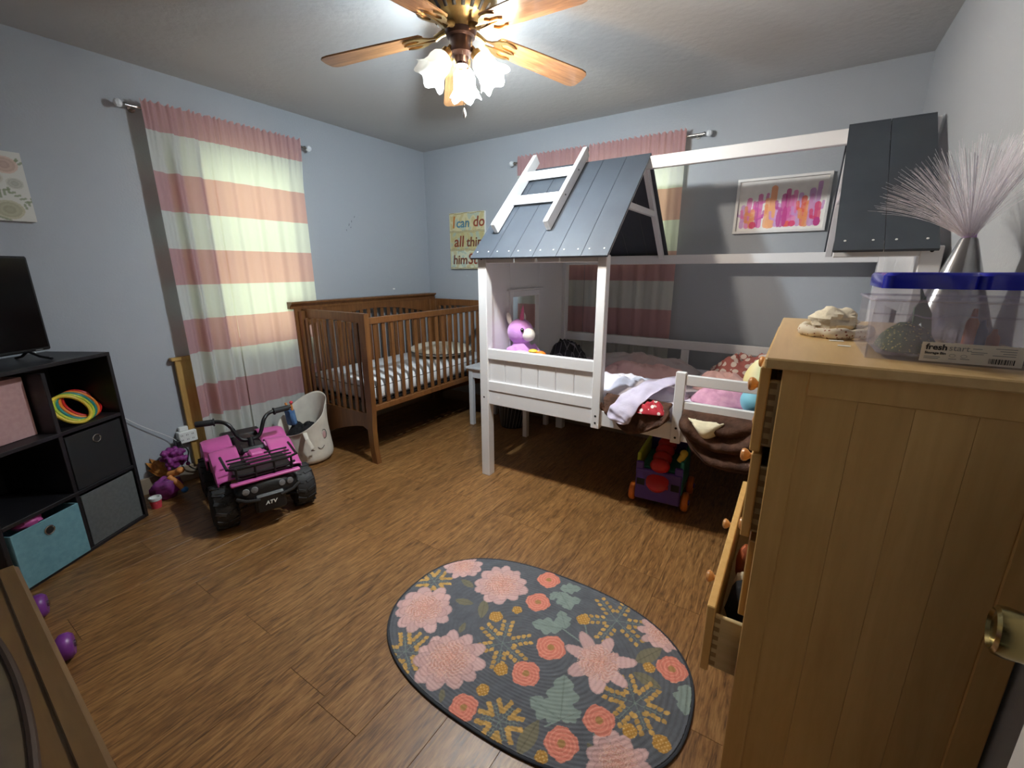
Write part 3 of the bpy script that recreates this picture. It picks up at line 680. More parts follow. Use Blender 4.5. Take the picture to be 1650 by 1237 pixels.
# front side
cb('front_top_rail', CX1-.034, CY0+.03, .992, CX1-.004, CY1-.03, 1.036); cb('front_bottom_rail', CX1-.034, CY0+.03, .385, CX1-.004, CY1-.03, .425)
for k in range(18):
    y = CY0+.05+(CY1-CY0-.10)*(k+.5)/18; cb('slat', CX1-.026, y-.0145, .42, CX1-.012, y+.0145, .995, bev=.002)
b = MB(); b.box(.115, CY0+.035, .425, CX1-.04, CY1-.035, .44, .002); b.obj('mattress_support', 'black_plastic', crib, False)
mt = slab('crib_mattress', 'mattress_white', .118, CY0+.04, .442, CX1-.045, CY1-.04, .575, .028, 'white crib mattress with dark piping', 'mattress')
def rr_loop(x0, y0, x1, y1, r, z, n=8):
    P = []
    for cx, cy, a in ((x1-r, y1-r, 0), (x0+r, y1-r, PI/2), (x0+r, y0+r, PI), (x1-r, y0+r, 1.5*PI)):
        for k in range(n+1): P.append((cx+r*math.cos(a+k*PI/2/n), cy+r*math.sin(a+k*PI/2/n), z))
    return P
b = MB(); b.tube(rr_loop(.118, CY0+.04, CX1-.045, CY1-.04, .02, .545), .0025, 6, loop=True); b.obj('piping', 'piping_dark', mt)
e = thing('nursing_pillow', 'cream oval lounger cushion lying at the far end of the crib mattress', 'cushion', (.50, -.42, .575))
b = MB(); b.ball((.50, -.42, .633), (.30, .27, .055), 28, None, .06, 4, 2); b.obj('cushion_body', 'cushion_cream', e)
b = MB(); b.tube([(.50+.302*math.cos(t*PI/20), -.42+.272*math.sin(t*PI/20), .628) for t in range(40)], .0045, 6, loop=True); b.obj('piping', 'piping_dark', e)

# ------------------------------------------------------------------ play table and waste basket beneath the bed
e = thing('play_table', 'small white wooden play table between crib and house bed', 'table', (1.19, -.32, 0))
TX0, TX1, TY0, TY1 = .905, 1.50, -.525, -.14
b = MB(); b.box(TX0-.02, TY0-.02, .515, TX1+.02, TY1+.02, .533, .003); b.obj('table_top', WP, e, False)
for x in (TX0, TX1-.04):
    for y in (TY0, TY1-.04): b = MB(); b.box(x, y, 0, x+.04, y+.04, .515, .003); b.obj('leg', WP, e, False)
for q in ((TX0+.04, TY0+.006, TX1-.04, TY0+.024), (TX0+.04, TY1-.024, TX1-.04, TY1-.006), (TX0+.006, TY0+.04, TX0+.024, TY1-.04), (TX1-.024, TY0+.04, TX1-.006, TY1-.04)):
    b = MB(); b.box(q[0], q[1], .435, q[2], q[3], .515, .002); b.obj('apron', WP, e, False)
e = thing('waste_basket', 'black basket standing under the white play table', 'basket', (1.24, -.33, 0))
b = MB(); b.lathe([(.001, .0), (.105, 0), (.135, .27), (.142, .275), (.14, .285), (.13, .28), (.10, .01), (.001, .01)], (1.24, -.33, 0), 32); b.obj('basket_body', 'black_plastic', e)
b = MB()
for k in range(24):
    t = 2*PI*k/24; b.cyl((1.24+.108*math.cos(t), -.33+.108*math.sin(t), .01), (1.24+.137*math.cos(t+.35), -.33+.137*math.sin(t+.35), .27), .003, n=5)
b.obj('basket_ribs', 'atv_grey', e)

# ------------------------------------------------------------------ toy wagon under the bed
e = thing('toy_wagon', 'purple plastic activity wagon with orange wheels under the bed', 'toy', (2.70, -1.0, 0), .07)
def lb(name, m, *q, bev=.006, parent=e): b = MB(); b.box(*q, bev); return b.obj(name, m, parent, False)
lb('front_panel', 'purple_plastic', -.125, -.075, .045, .125, -.05, .235)
for s in (-1, 1): lb('front_ear', 'purple_plastic', s*.128, -.07, .20, s*.085, -.05, .275)
lb('side_panel', 'lime_plastic', -.128, -.05, .10, -.108, .26, .32); lb('side_panel', 'teal_plastic', .108, -.05, .10, .128, .26, .31)
lb('deck', 'purple_plastic', -.108, -.05, .07, .108, .26, .10); lb('rear_panel', 'purple_plastic', -.128, .26, .05, .128, .285, .33)
lb('teal_tray', 'teal_plastic', -.105, -.04, .20, .105, .25, .24)
b = MB()
for k in range(4): b.ball((.0, -.045+k*.07, .26+k*.018), (.055, .042, .045), 14)
b.obj('red_track', 'red_plastic', e)
b = MB(); b.lathe([(.001, 0), (.06, 0), (.062, .018), (.045, .03), (.001, .032)], (0, -.085, .17), 20, (0, -.6, .8)); b.obj('red_knob', 'red_plastic', e)
b = MB()
for k in range(7): b.box(-.055+k*.018, -.122, .158, -.045+k*.018, -.105, .172, .002)
b.obj('gear_teeth', 'red_plastic', e)
b = MB(); b.cyl((.10, -.02, .30), (.118, -.02, .345), .018, n=12); b.ball((.118, -.02, .35), .022, 12); b.obj('yellow_lever', 'yellow_plastic', e)
for s in (-1, 1):
    for y in (-.01, .22):
        b = MB(); b.lathe([(.001, 0), (.048, 0), (.055, .008), (.055, .026), (.048, .034), (.001, .034)], (s*.130, y, .055), 22, (s, 0, 0)); wv = b.obj('wheel', 'orange_plastic', e)
        b = MB(); b.lathe([(.001, .034), (.016, .034), (.014, .042), (.001, .043)], (s*.130, y, .055), 12, (s, 0, 0)); b.obj('hub_cap', 'purple_plastic', wv)
for s in (-1, 1):
    lb('panel_hole', 'slot_dark', s*.095-.022, -.0762, .135, s*.095+.022, -.0745, .175, bev=0)

# ------------------------------------------------------------------ tall chest of drawers
DX0, DX1, DY0, DY1, DZ = 3.232, 3.648, -2.41, -1.57, 1.153
ch = thing('chest_of_drawers', 'tall birch chest of drawers with several drawers pulled slightly open', 'chest of drawers', (3.44, -1.99, 0))
def db(name, m, *q, bev=.002, parent=ch): b = MB(); b.box(*q, bev); return b.obj(name, m, parent, False)
db('top_board', 'birch_top', 3.200, DY0-.018, DZ, DX1+.004, DY1+.018, 1.174, bev=.003)
for y, s in ((DY0, 1), (DY1, -1)):
    db('stile', 'birch', DX0, y, 0, DX0+.045, y+s*.024, DZ); db('stile', 'birch', DX1-.045, y, 0, DX1, y+s*.024, DZ)
    db('side_rail', 'birch', DX0+.045, y, DZ-.05, DX1-.045, y+s*.024, DZ); db('side_rail', 'birch', DX0+.045, y, .06, DX1-.045, y+s*.024, .115)
    for k in range(4):
        wk = (DX1-DX0-.09)/4; x = DX0+.045+k*wk
        db('side_board', 'birch', x+.0002, y+s*.005, .115, x+wk-.0002, y+s*.018, DZ-.05, bev=.0003)
db('back_panel', 'birch', DX1-.012, DY0+.024, .08, DX1-.004, DY1-.024, DZ)
db('plinth_rail', 'birch', DX0+.004, DY0+.024, .06, DX0+.022, DY1-.024, .125)
def drawer(z0, z1, pull, cloth=False):
    xf = DX0+.002-pull
    f = db('drawer_front', 'birch', xf, DY0+.027, z0, xf+.02, DY1-.027, z1, bev=.0025)
    ys0, ys1 = DY0+.036, DY1-.036; zt = z1-.028
    for y in (ys0, ys1-.012):
        db('drawer_side', 'drawer_side', xf+.02, y, z0+.012, xf+.38, y+.012, zt, parent=f)
    db('drawer_base', 'drawer_side', xf+.02, ys0+.012, z0+.02, xf+.38, ys1-.012, z0+.028, parent=f)
    b = MB(); nn = 6; hh = (zt-z0-.012)/(2*nn)
    for k in range(nn): b.box(xf+.0205, ys0-.0006, z0+.012+hh*(2*k+.5), xf+.034, ys0+.003, z0+.012+hh*(2*k+1.5), 0)
    b.obj('finger_joint', 'finger_joint', f, False)
    for y in (-2.12, -1.78):
        b = MB(); b.lathe([(.010, 0), (.008, .008), (.0085, .014), (.016, .021), (.0185, .028), (.016, .034), (.008, .037), (.001, .0375)], (xf, y, (z0+z1)/2-.005), 18, (-1, 0, 0)); b.obj('knob', 'knob_wood', f)
    return f
drawer(.958, 1.147, .042); drawer(.748, .952, .036); drawer(.538, .742, .016); drawer(.336, .532, .083, True); drawer(.13, .33, 0)
for i, (m_, x, y, r, l) in enumerate((('black_fabric', 3.23, -2.20, .045, 'dark crumpled garment in the open lower drawer'), ('rust', 3.215, -2.02, .032, 'rust orange garment in the open lower drawer'), ('cream_knit', 3.21, -2.13, .02, 'cream garment in the open lower drawer'))):
    b = MB(); b.ball((x, y, .365+r+ (.05 if i else .02)), (r, r*1.7, r+.03), 14, None, .25, 5, i+2); tag(b.obj('garment', m_, None), l, 'clothing', 'clothes in the drawer')

# ------------------------------------------------------------------ things on the chest of drawers
DT = 1.1745
e = thing('knit_hat', 'cream baby hat lying crumpled on the chest of drawers', 'hat', (3.325, -1.97, DT))
b = MB(); b.ball((3.325, -1.96, DT+.036), (.052, .060, .034), 24, Matrix.Rotation(.3, 3, 'Z'), .35, 7, 3); b.obj('crown', 'cream_knit', e)
spots('floral_cream', (222, 210, 188), (150, 92, 70), 95, .22)
b = MB(); b.tube([(3.328+.070*math.cos(t*PI/16)+.004*math.sin(t*1.3), -1.985+.085*math.sin(t*PI/16)+.004*math.cos(t*1.7), DT+.013+.002*math.sin(t*2.1)) for t in range(32)], [.0125+.002*math.sin(t*1.1) for t in range(32)], 10, loop=True); b.obj('brim', 'floral_cream', e)
b = MB(); b.box(3.315, -2.11, DT, 3.343, -2.095, DT+.0008, 0, Matrix.Translation((3.33, -2.1, 0)) @ Matrix.Rotation(.15, 4, 'Z') @ Matrix.Translation((-3.33, 2.1, 0))); tag(b.obj('paper_scrap', 'paper', None, False), 'tiny scrap of white paper close to the cream hat', 'paper')
b = MB(); b.box(3.328, -2.19, DT, 3.352, -2.175, DT+.0008, 0, Matrix.Translation((3.34, -2.18, 0)) @ Matrix.Rotation(-.1, 4, 'Z') @ Matrix.Translation((-3.34, 2.18, 0))); tag(b.obj('paper_scrap', 'paper', None, False), 'tiny scrap of white paper nearer the clear bin', 'paper')
# clear bin with two lidded boxes
BX0, BX1, BY0, BY1, BZ = 3.362, 3.640, -2.335, -2.105, 1.287
e = thing('storage_bin', 'clear plastic storage bin with a white product label', 'storage bin', (3.5, -2.22, DT))
b = MB(); t_ = .003
b.box(BX0, BY0, DT+.001, BX1, BY0+t_, BZ, .0008).box(BX0, BY1-t_, DT+.001, BX1, BY1, BZ, .0008).box(BX0, BY0+t_, DT+.001, BX0+t_, BY1-t_, BZ, .0008).box(BX1-t_, BY0+t_, DT+.001, BX1, BY1-t_, BZ, .0008).box(BX0+t_, BY0+t_, DT+.001, BX1-t_, BY1-t_, DT+.004, 0)
b.obj('bin_wall', 'clear_bin', e, False)
b = MB(); b.tube(rr_loop(BX0-.003, BY0-.003, BX1+.003, BY1+.003, .012, BZ, 4), .0028, 6, loop=True); b.obj('bin_rim', 'clear_box', e)
b = MB(); b.tube([(BX0, BY0-.0015, 1.262), (BX0+.062, BY0-.0015, 1.261), (BX0+.075, BY0-.0015, 1.257), (BX0+.10, BY0-.0015, 1.257), (BX0+.115, BY0-.0015, 1.262), (BX1, BY0-.0015, 1.260)], .0014, 5); b.obj('bin_ridge', 'clear_box', e)
lb_ = MB(); lb_.box(3.441, BY0-.0022, 1.1795, 3.572, BY0-.0012, 1.2145, 0); lab = lb_.obj('product_label', 'label_white', e, False)
def lt(body, m_, size, x, z, ext=.0001, off=0): return text('print', body, m_, size, frame((x, BY0-.0026, z), (1, 0, 0), (0, 0, 1)), lab, ext, 0, off)
lt('fresh', 'ink', .0145, 3.4465, 1.2015, off=.0004); lt('start.', 'ink_light', .0145, 3.4775, 1.2015); lt('Storage Bin', 'ink', .0062, 3.4465, 1.1935, off=.0002)
b = MB()
for x, z, l in ((3.4465, 1.188, .022), (3.4465, 1.185, .020), (3.508, 1.2065, .012), (3.507, 1.2005, .02), (3.507, 1.1975, .016), (3.536, 1.209, .026), (3.542, 1.205, .02), (3.546, 1.201, .016), (3.534, 1.197, .028), (3.48, 1.186, .010), (3.495, 1.187, .012)):
    b.box(x, BY0-.0026, z, x+l, BY0-.0023, z+.0011, 0)
b.obj('print', 'ink_light', lab, False)
b = MB(); rb = random.Random(4); x = 3.531
while x < 3.562:
    wd = rb.choice((.0006, .0010, .0016)); b.box(x, BY0-.0026, 1.183, x+wd, BY0-.0023, 1.192, 0); x += wd+rb.choice((.0006, .0012))
b.obj('barcode', 'ink', lab, False)
b = MB()
for cx in (3.484, 3.499):
    b.tube([(cx+.004*math.cos(t), BY0-.0025, 1.1925+.0026*math.sin(t)) for t in [k*PI/5 for k in range(10)]], .0003, 4, loop=True)
b.obj('print', 'ink_light', lab, False)
for x0, x1, lbl, nm in ((3.374, 3.496, 'clear box with a deep blue lid, nearest the cream hat, inside the bin', 0), (3.500, 3.630, 'clear box with a deep blue lid against the wall side of the bin', 1)):
    e = thing('lidded_box', lbl, 'box', ((x0+x1)/2, -2.22, DT+.005), None, 'blue-lidded boxes in the bin')
    ya, yb = BY0+.012, BY1-.012; b = MB()
    def rrb(z, ins): return rr_loop(x0+ins, ya+ins, x1-ins, yb-ins, .018, z, 5)
    R = [[b.bm.verts.new(q) for q in rrb(z, i)] for z, i in ((DT+.006, .012), (DT+.010, .007), (1.312, 0), (1.316, 0))]; b.skin(R, False); b.bm.faces.new(list(reversed(R[0])))
    b.obj('box_body', 'clear_box', e)
    b = MB(); R = [[b.bm.verts.new(q) for q in rrb(z, i)] for z, i in ((1.308, -.005), (1.331, -.005), (1.336, -.001), (1.336, .008), (1.332, .012))]; b.skin(R, True); b.obj('lid', 'lid_blue', e)
heap('craft_beads', 'green_toy', 3.434, -2.225, .048, .080, DT+.012, .06, 31, 0, .5, 30, 'green beaded craft pieces inside the left blue-lidded box', 'craft supplies')
b = MB(); b.prism([(0, 0), (.012, .0), (.02, .05), (.012, .11), (.004, .06)], (3.465, -2.20, DT+.025), (.9, 0, .45), (-.3, 0, .95), .01); b.prism([(0, 0), (.02, .01), (.03, .055), (.01, .04)], (3.44, -2.22, DT+.05), (.9, 0, .45), (-.3, 0, .95), .01); tag(b.obj('foam_leaf', 'leaf_green', None, False), 'pale green pointed craft leaf leaning in the clear box', 'craft supplies')
for m_, x, hh, l in (('orange_plastic', 3.507, .085, 'orange craft bottle in the right clear box'), ('denim', 3.521, .065, 'blue craft bottle between the orange ones'), ('orange_plastic', 3.539, .05, 'short orange craft bottle in the right clear box')):
    b = MB(); b.lathe([(.001, 0), (.009, 0), (.009, hh*.7), (.005, hh*.82), (.003, hh), (.001, hh)], (x+.008, -2.27, DT+.0125), 14); tag(b.obj('craft_bottle', m_, None), l, 'bottle', 'craft bottles')
# fibre-optic lamp
LX, LY = 3.560, -1.90
e = thing('fibre_lamp', 'fibre optic lamp with a silver cone base and fanned glassy strands', 'lamp', (LX, LY, DT))
b = MB(); b.lathe([(.001, 0), (.084, 0), (.086, .004), (.0165, .236), (.014, .240), (.001, .240)], (LX, LY, DT), 36); b.obj('cone_base', 'cone_silver', e)
b = MB(); rf = random.Random(11)
for k in range(620):
    az = rf.random()*2*PI; sp = (rf.random()**.7)*1.42; L = .19+.04*rf.random()
    if math.cos(az)*math.sin(sp)*L > .080: sp *= .38
    d0 = Vector((math.cos(az), math.sin(az), 0)); p = Vector((LX, LY, DT+.236))+d0*.009*rf.random(); pts = [p]; n_ = 7
    for j in range(n_):
        tl = sp*(.62+.38*(j+1)/n_); p = p+(d0*math.sin(tl)+Vector((0, 0, math.cos(tl))))*(L/n_); pts.append(p)
    b.tube(pts, .00027, 3, False)
st = b.obj('strands', 'fibre', e); st['kind'] = 'stuff'
b = MB(); b.lathe([(.013, 0), (.012, .012), (.001, .014)], (LX, LY, DT+.238), 12); b.obj('strand_root', 'plush_lilac', e)

# ------------------------------------------------------------------ ceiling fan with light kit
FX, FY = 1.945, -1.795
fan = thing('ceiling_fan', 'brass ceiling fan with five wooden blades and frosted tulip lights', 'ceiling fan', (FX, FY, H))
b = MB(); b.lathe([(.001, 2.44), (.085, 2.44), (.125, 2.425), (.150, 2.395), (.150, 2.375), (.135, 2.345), (.105, 2.315), (.075, 2.30), (.068, 2.285), (.062, 2.27), (.001, 2.27)], (FX, FY, 0), 48); b.obj('motor_housing', 'antique_brass', fan)
for k in range(20):
    t = 2*PI*(k+.5)/20; c0 = Vector((math.cos(t), math.sin(t), 0)); O = Vector((FX, FY, 0)); b = MB()
    b.tube([O+c0*r+Vector((0, 0, z)) for r, z in ((.106, 2.3145), (.120, 2.3285), (.135, 2.3435))], .0075, 8, sq=(1, .35), ref=Vector((0, 0, 1)))
    b.obj('vent_slot', 'slot_dark', fan)
b = MB(); b.lathe([(.060, 2.285), (.064, 2.272), (.058, 2.255), (.046, 2.25), (.046, 2.215), (.050, 2.21), (.050, 2.195), (.030, 2.185), (.022, 2.165), (.026, 2.155), (.001, 2.15)], (FX, FY, 0), 32); b.obj('switch_housing', 'dark_bronze', fan)
def iron_poly(sg): return [(.10, .012*sg), (.13, .020*sg), (.155, .040*sg), (.185, .052*sg), (.215, .050*sg), (.240, .038*sg), (.225, .034*sg), (.205, .040*sg), (.185, .038*sg), (.170, .026*sg), (.185, .012*sg), (.225, .010*sg), (.245, .0)]
for k in range(5):
    a = math.radians(132.3+72*k); c0 = Vector((math.cos(a), math.sin(a), 0)); s0 = Vector((-math.sin(a), math.cos(a), 0)); zr, zt = 2.262, 2.204
    dirv = (c0*.46+Vector((0, 0, zt-zr))).normalized()
    root = Vector((FX, FY, zr+.012))-dirv*0; pitch = -.13; side = (s0*math.cos(pitch)+Vector((0, 0, 1))*math.sin(pitch)).normalized()
    out = [(.165, -.050), (.30, -.058), (.56, -.066), (.585, -.060), (.598, -.045), (.602, 0), (.598, .045), (.585, .060), (.56, .066), (.30, .058), (.165, .050), (.155, .03), (.155, -.03)]
    Mf = frame(root, dirv, side); b = MB(); b.prism(out, (0, 0, 0), (1, 0, 0), (0, 1, 0), .006); bl = b.obj('blade', 'blade_wood', fan, False)
    bl.matrix_parent_inverse = INV[fan.name] @ Mf
    b = MB()
    for sg in (-1, 1): b.prism([(x, y) for x, y in iron_poly(sg)], (0, 0, -.008), (1, 0, 0), (0, 1, 0), .006)
    b.tube([(.06, 0, .012), (.085, 0, .006), (.11, 0, -.004)], [.014, .012, .012], 10); b.obj('blade_iron', 'antique_brass', bl, True)
vv = Vector((-math.sin(YAW), math.cos(YAW), 0)); rr = Vector((math.cos(YAW), math.sin(YAW), 0))
def lamp(dv, lit, energy, colr, tag_, zz=2.19):
    dv = dv.normalized(); neck = Vector((FX, FY, zz))+dv*.062; ax = (dv*.62+Vector((0, 0, -.78))).normalized()
    b = MB(); b.tube([Vector((FX, FY, 2.20))+dv*.03, Vector((FX, FY, 2.212))+dv*.05, neck+ax*.0], [.008, .009, .012], 10); b.lathe([(.013, -.012), (.022, -.004), (.024, .022), (.020, .024)], neck, 16, ax); b.obj('lamp_arm', 'antique_brass', fan)
    def wob(r, z, t, j):
        k = max(0, (z-.06)/.07); return r*(1+.10*k*math.sin(6*t)), z+.010*k*math.sin(6*t+.6)
    b = MB(); prof = [(.018, .016), (.030, .022), (.042, .038), (.047, .058), (.046, .078), (.050, .098), (.060, .116), (.068, .126)]
    b.lathe(prof, neck, 36, ax, wob, cap=False); sh = b.obj('lamp_shade', 'frosted_glass', fan, True, 180)
    b = MB(); b.ball(neck+ax*.062, (.021, .021, .027), 14); bu = b.obj('bulb', tag_, sh)
    if lit:
        ld = bpy.data.lights.new('lamp_light', 'POINT'); ld.energy = energy; ld.color = colr; ld.shadow_soft_size = .03
        lo = bpy.data.objects.new('lamp_light', ld); COL.objects.link(lo); lo.location = neck+ax*.104
lamp(vv, True, LAMP_COOL, (.76, .91, 1.0), 'bulb_cool'); lamp(rr*.9-vv*.25, True, LAMP_WARM, (1.0, .90, .76), 'bulb_warm'); lamp(-rr*.85-vv*.5, False, 0, None, 'white_plastic')
b = MB(); b.cyl((FX+.03, FY-.03, 2.21), (FX+.03, FY-.03, 1.985), .0012, n=6); b.obj('pull_chain', 'steel', fan)
b = MB(); b.lathe([(.001, 0), (.003, .002), (.008, -.012), (.0085, -.022), (.005, -.032), (.001, -.036)], (FX+.03, FY-.03, 1.985), 12); b.obj('chain_drop', 'crystal', fan)
b = MB(); b.cyl((FX-.03, FY-.02, 2.21), (FX-.03, FY-.02, 2.05), .001, n=6); b.obj('pull_chain', 'steel', fan)

# ------------------------------------------------------------------ black cube shelf, set at an angle, and its contents
SA = math.atan2(-.864, .504); SO = (.308, -2.696, 0)
SW, SD, SH, ST = .645, .345, .925, .018
sh = thing('cube_shelf', 'black six-cube shelf unit standing at an angle by the left wall', 'shelf', SO, SA)
def sb_(name, *q, bev=.0015, m_='black_shelf', parent=sh): b = MB(); b.box(*q, bev); return b.obj(name, m_, parent, False)
sb_('side_panel', 0, -SD, 0, ST, 0, SH); sb_('side_panel', SW-ST, -SD, 0, SW, 0, SH); sb_('divider', SW/2-ST/2, -SD, .02, SW/2+ST/2, -.002, SH-.02)
sb_('top_panel', 0, -SD, SH, SW, 0, SH+.018); sb_('back_panel', ST, -SD, .0, SW-ST, -SD+.006, SH)
RZ = [.018+k*(SH-.018)/3 for k in range(4)]
for k in range(3): sb_('shelf_board', ST, -SD+.006, RZ[k]-.018, SW-ST, -.001, RZ[k])
def place(e): e.location = SO; e.rotation_euler = (0, 0, SA); return e
def bin_(m_, col, row, lab, y=-.006, hole=True, tilt=0, dz=.0):
    x0, x1 = (ST+.008, SW/2-ST/2-.008) if col == 0 else (SW/2+ST/2+.008, SW-ST-.008); z0, z1 = RZ[row]+.001, RZ[row+1]-.032-dz
    c = Vector(SO)+Matrix.Rotation(SA, 3, 'Z') @ Vector(((x0+x1)/2, y-min(.15, (SD-.02+y)/2+.0), z0)); e = thing('fabric_bin', lab, 'bin', c, SA+tilt, 'fabric bins in the cube shelf')
    hw = (x1-x0)/2; hd = min(.15, (SD-.02+y)/2); h = z1-z0; b = MB(); t = .006
    b.box(-hw, hd-t, 0, hw, hd, h, .004).box(-hw, -hd, 0, hw, -hd+t, h, .004).box(-hw, -hd+t, 0, -hw+t, hd-t, h, .002).box(hw-t, -hd+t, 0, hw, hd-t, h, .002).box(-hw+t, -hd+t, 0, hw-t, hd-t, t, 0)
    b.obj('bin_body', m_, e, False)
    if hole:
        b = MB(); b.tube([(.019*math.cos(k*PI/10), hd+.001, h-.055+.019*math.sin(k*PI/10)) for k in range(20)], .0035, 8, loop=True); b.obj('grommet', 'steel', e)
        b = MB(); b.cyl((0, hd-.001, h-.055), (0, hd+.0012, h-.055), .017, n=18); b.obj('grommet_hole', 'slot_dark', e)
    return e
bin_('grey_fabric', 0, 0, 'dark grey fabric bin in the bottom cube nearest the ride-on', hole=False)
bin_('black_fabric', 0, 1, 'black fabric bin with metal ring in the middle cube')
bin_('teal_fabric', 1, 0, 'teal fabric bin with metal ring in the bottom cube', .012, dz=.012)
bin_('pink_fabric', 1, 2, 'dusty pink fabric bin in the top cube under the television', -.085, hole=False)
RM = Matrix.Rotation(SA, 3, 'Z')
def sw_(p): return Vector(SO)+RM @ Vector(p)
for k, (m_, l) in enumerate((('yellow_plastic', 'yellow'), ('lime_plastic', 'lime green'), ('teal_plastic', 'teal'), ('orange_plastic', 'orange'), ('red_plastic', 'red'))):
    pos = {0: 'frontmost', 1: 'second', 2: 'third', 3: 'fourth', 4: 'rearmost'}[k]
    c = sw_((.185-.024*k, -.075-.012*k, RZ[2]+.070)); ux = RM @ Vector((1, .10, 0)); uz = (RM @ Vector((0, -.62, .72))).normalized()
    b = MB(); b.tube([c+ux*.080*math.cos(t*PI/18)+uz*.080*math.sin(t*PI/18) for t in range(36)], .008, 8, loop=True); o = b.obj('toy_ring', m_, None)
    tag(o, f'{l} plastic ring, {pos} of the rings leaning in the shelf cube', 'toy ring', 'rings in the cube shelf')
b = MB(); b.ball(sw_((.50, -.06, RZ[1]-.045)), (.05, .05, .03), 14, None, .3, 6, 3); tag(b.obj('pink_cloth', 'atv_pink', None), 'bright pink cloth peeking over the teal bin', 'cloth')
# television
tv = thing('television', 'black flat television standing on the cube shelf', 'television', sw_((.49, -.17, SH+.0195)), SA+.0)
def tb(name, m_, *q, bev=.002): b = MB(); b.box(*q, bev); return b.obj(name, m_, tv, False)
tb('tv_body', 'black_plastic', -.365, -.03, .035, .365, .012, .465, bev=.006); tb('screen', 'screen', -.352, .0105, .05, .352, .0132, .455, bev=0)
tb('logo_strip', 'atv_grey', -.325, .0122, .039, -.295, .0130, .043, bev=0)
for s in (-1, 1):
    b = MB(); b.tube([(s*.27, 0, .04), (s*.275, .05, .015), (s*.28, .10, .005)], .006, 8); b.tube([(s*.27, 0, .04), (s*.275, -.04, .015), (s*.28, -.08, .005)], .006, 8); b.obj('stand_foot', 'black_plastic', tv)

# ------------------------------------------------------------------ ride-on quad
AH = math.atan2(-.106, .358); fc = Vector((.848, -2.314, 0)); hd = Vector((math.cos(AH), math.sin(AH), 0)); ao = fc-hd*.24
atv = thing('ride_on_quad', 'pink and black ride-on quad toy parked by the curtain', 'ride-on toy', ao, AH)
def ab(name, m_, *q, bev=.006, parent=atv): b = MB(); b.box(*q, bev); return b.obj(name, m_, parent, False)
for x in (.24, -.23):
    for s in (-1, 1):
        c = Vector((x, s*.195, .118)); b = MB(); b.lathe([(.05, -.055), (.085, -.060), (.112, -.045), (.118, -.02), (.118, .02), (.112, .045), (.085, .060), (.05, .055)], c, 28, (0, 1, 0)); wv = b.obj('tire', 'rubber', atv)
        b = MB()
        for k in range(14):
            t = 2*PI*k/14
            for sg in (-1, 1):
                p0 = c+Vector((.116*math.cos(t), sg*.006, .116*math.sin(t))); p1 = c+Vector((.112*math.cos(t+.16), sg*.05, .112*math.sin(t+.16))); b.beam(p0, p1, .016, .012, (math.cos(t), 0, math.sin(t)), .001)
        b.obj('tread', 'rubber', wv, False)
        b = MB(); b.lathe([(.001, .048), (.03, .05), (.045, .042), (.052, .05), (.05, .03)], c, 18, (0, s, 0)); b.obj('wheel_hub', 'atv_grey', wv)
for x in (.24, -.23): b = MB(); b.cyl((x, -.15, .118), (x, .15, .118), .012, n=10); b.obj('axle', 'black_plastic', atv)
ab('chassis', 'black_plastic', -.30, -.085, .10, .26, .085, .20, bev=.015)
def shell(name, m_, secs, parent=atv, ss=1):
    """lofted body: list of (x, [ (y,z)... ]) closed sections"""
    b = MB(); b.skin([[b.bm.verts.new((x, y, z)) for y, z in s] for x, s in secs]); o = b.obj(name, m_, parent, True, 50); return subsurf(o, ss) if ss else o
def sec(hw, z0, z1, k=.7): return [(-hw, z0), (-hw, (z0+z1)/2), (-hw*k, z1), (0, z1+.01), (hw*k, z1), (hw, (z0+z1)/2), (hw, z0), (0, z0-.005)]
shell('body_shell', 'atv_pink', [(-.30, sec(.075, .19, .275)), (-.18, sec(.085, .18, .30)), (-.02, sec(.075, .18, .30)), (.10, sec(.085, .18, .325)), (.20, sec(.10, .19, .325)), (.30, sec(.11, .20, .275)), (.345, sec(.09, .205, .24))])
shell('seat', 'black_plastic', [(-.28, sec(.075, .275, .33)), (-.18, sec(.085, .285, .345)), (-.03, sec(.08, .285, .335)), (.05, sec(.055, .29, .345))])
for s in (-1, 1):
    # front fender: a tall flank that rises behind the wheel and slopes down to the nose; rear fender over the back wheel
    for prof, y1 in (([(-.03, .335), (.02, .355), (.09, .342), (.16, .312), (.22, .280), (.26, .262)], .200), ([(-.36, .270), (-.32, .315), (-.24, .345), (-.16, .345), (-.10, .320), (-.07, .28)], .215)):
        pts = bez([(x, 0, z) for x, z in prof], 3)
        def ff(u, v, pts=pts, s=s, y1=y1):
            k = u*(len(pts)-1); i = min(int(k), len(pts)-2); p = pts[i].lerp(pts[i+1], k-i); return (p.x, s*(.075+(y1-.075)*min(1, v*1.35)), p.z-.012*v-(.0 if v < .74 else (v-.74)*.42*(1-.55*u)))
        b = MB(); b.grid(ff, 15, 12); solid(b.obj('fender', 'atv_pink', atv, True, 50), .008, 1)
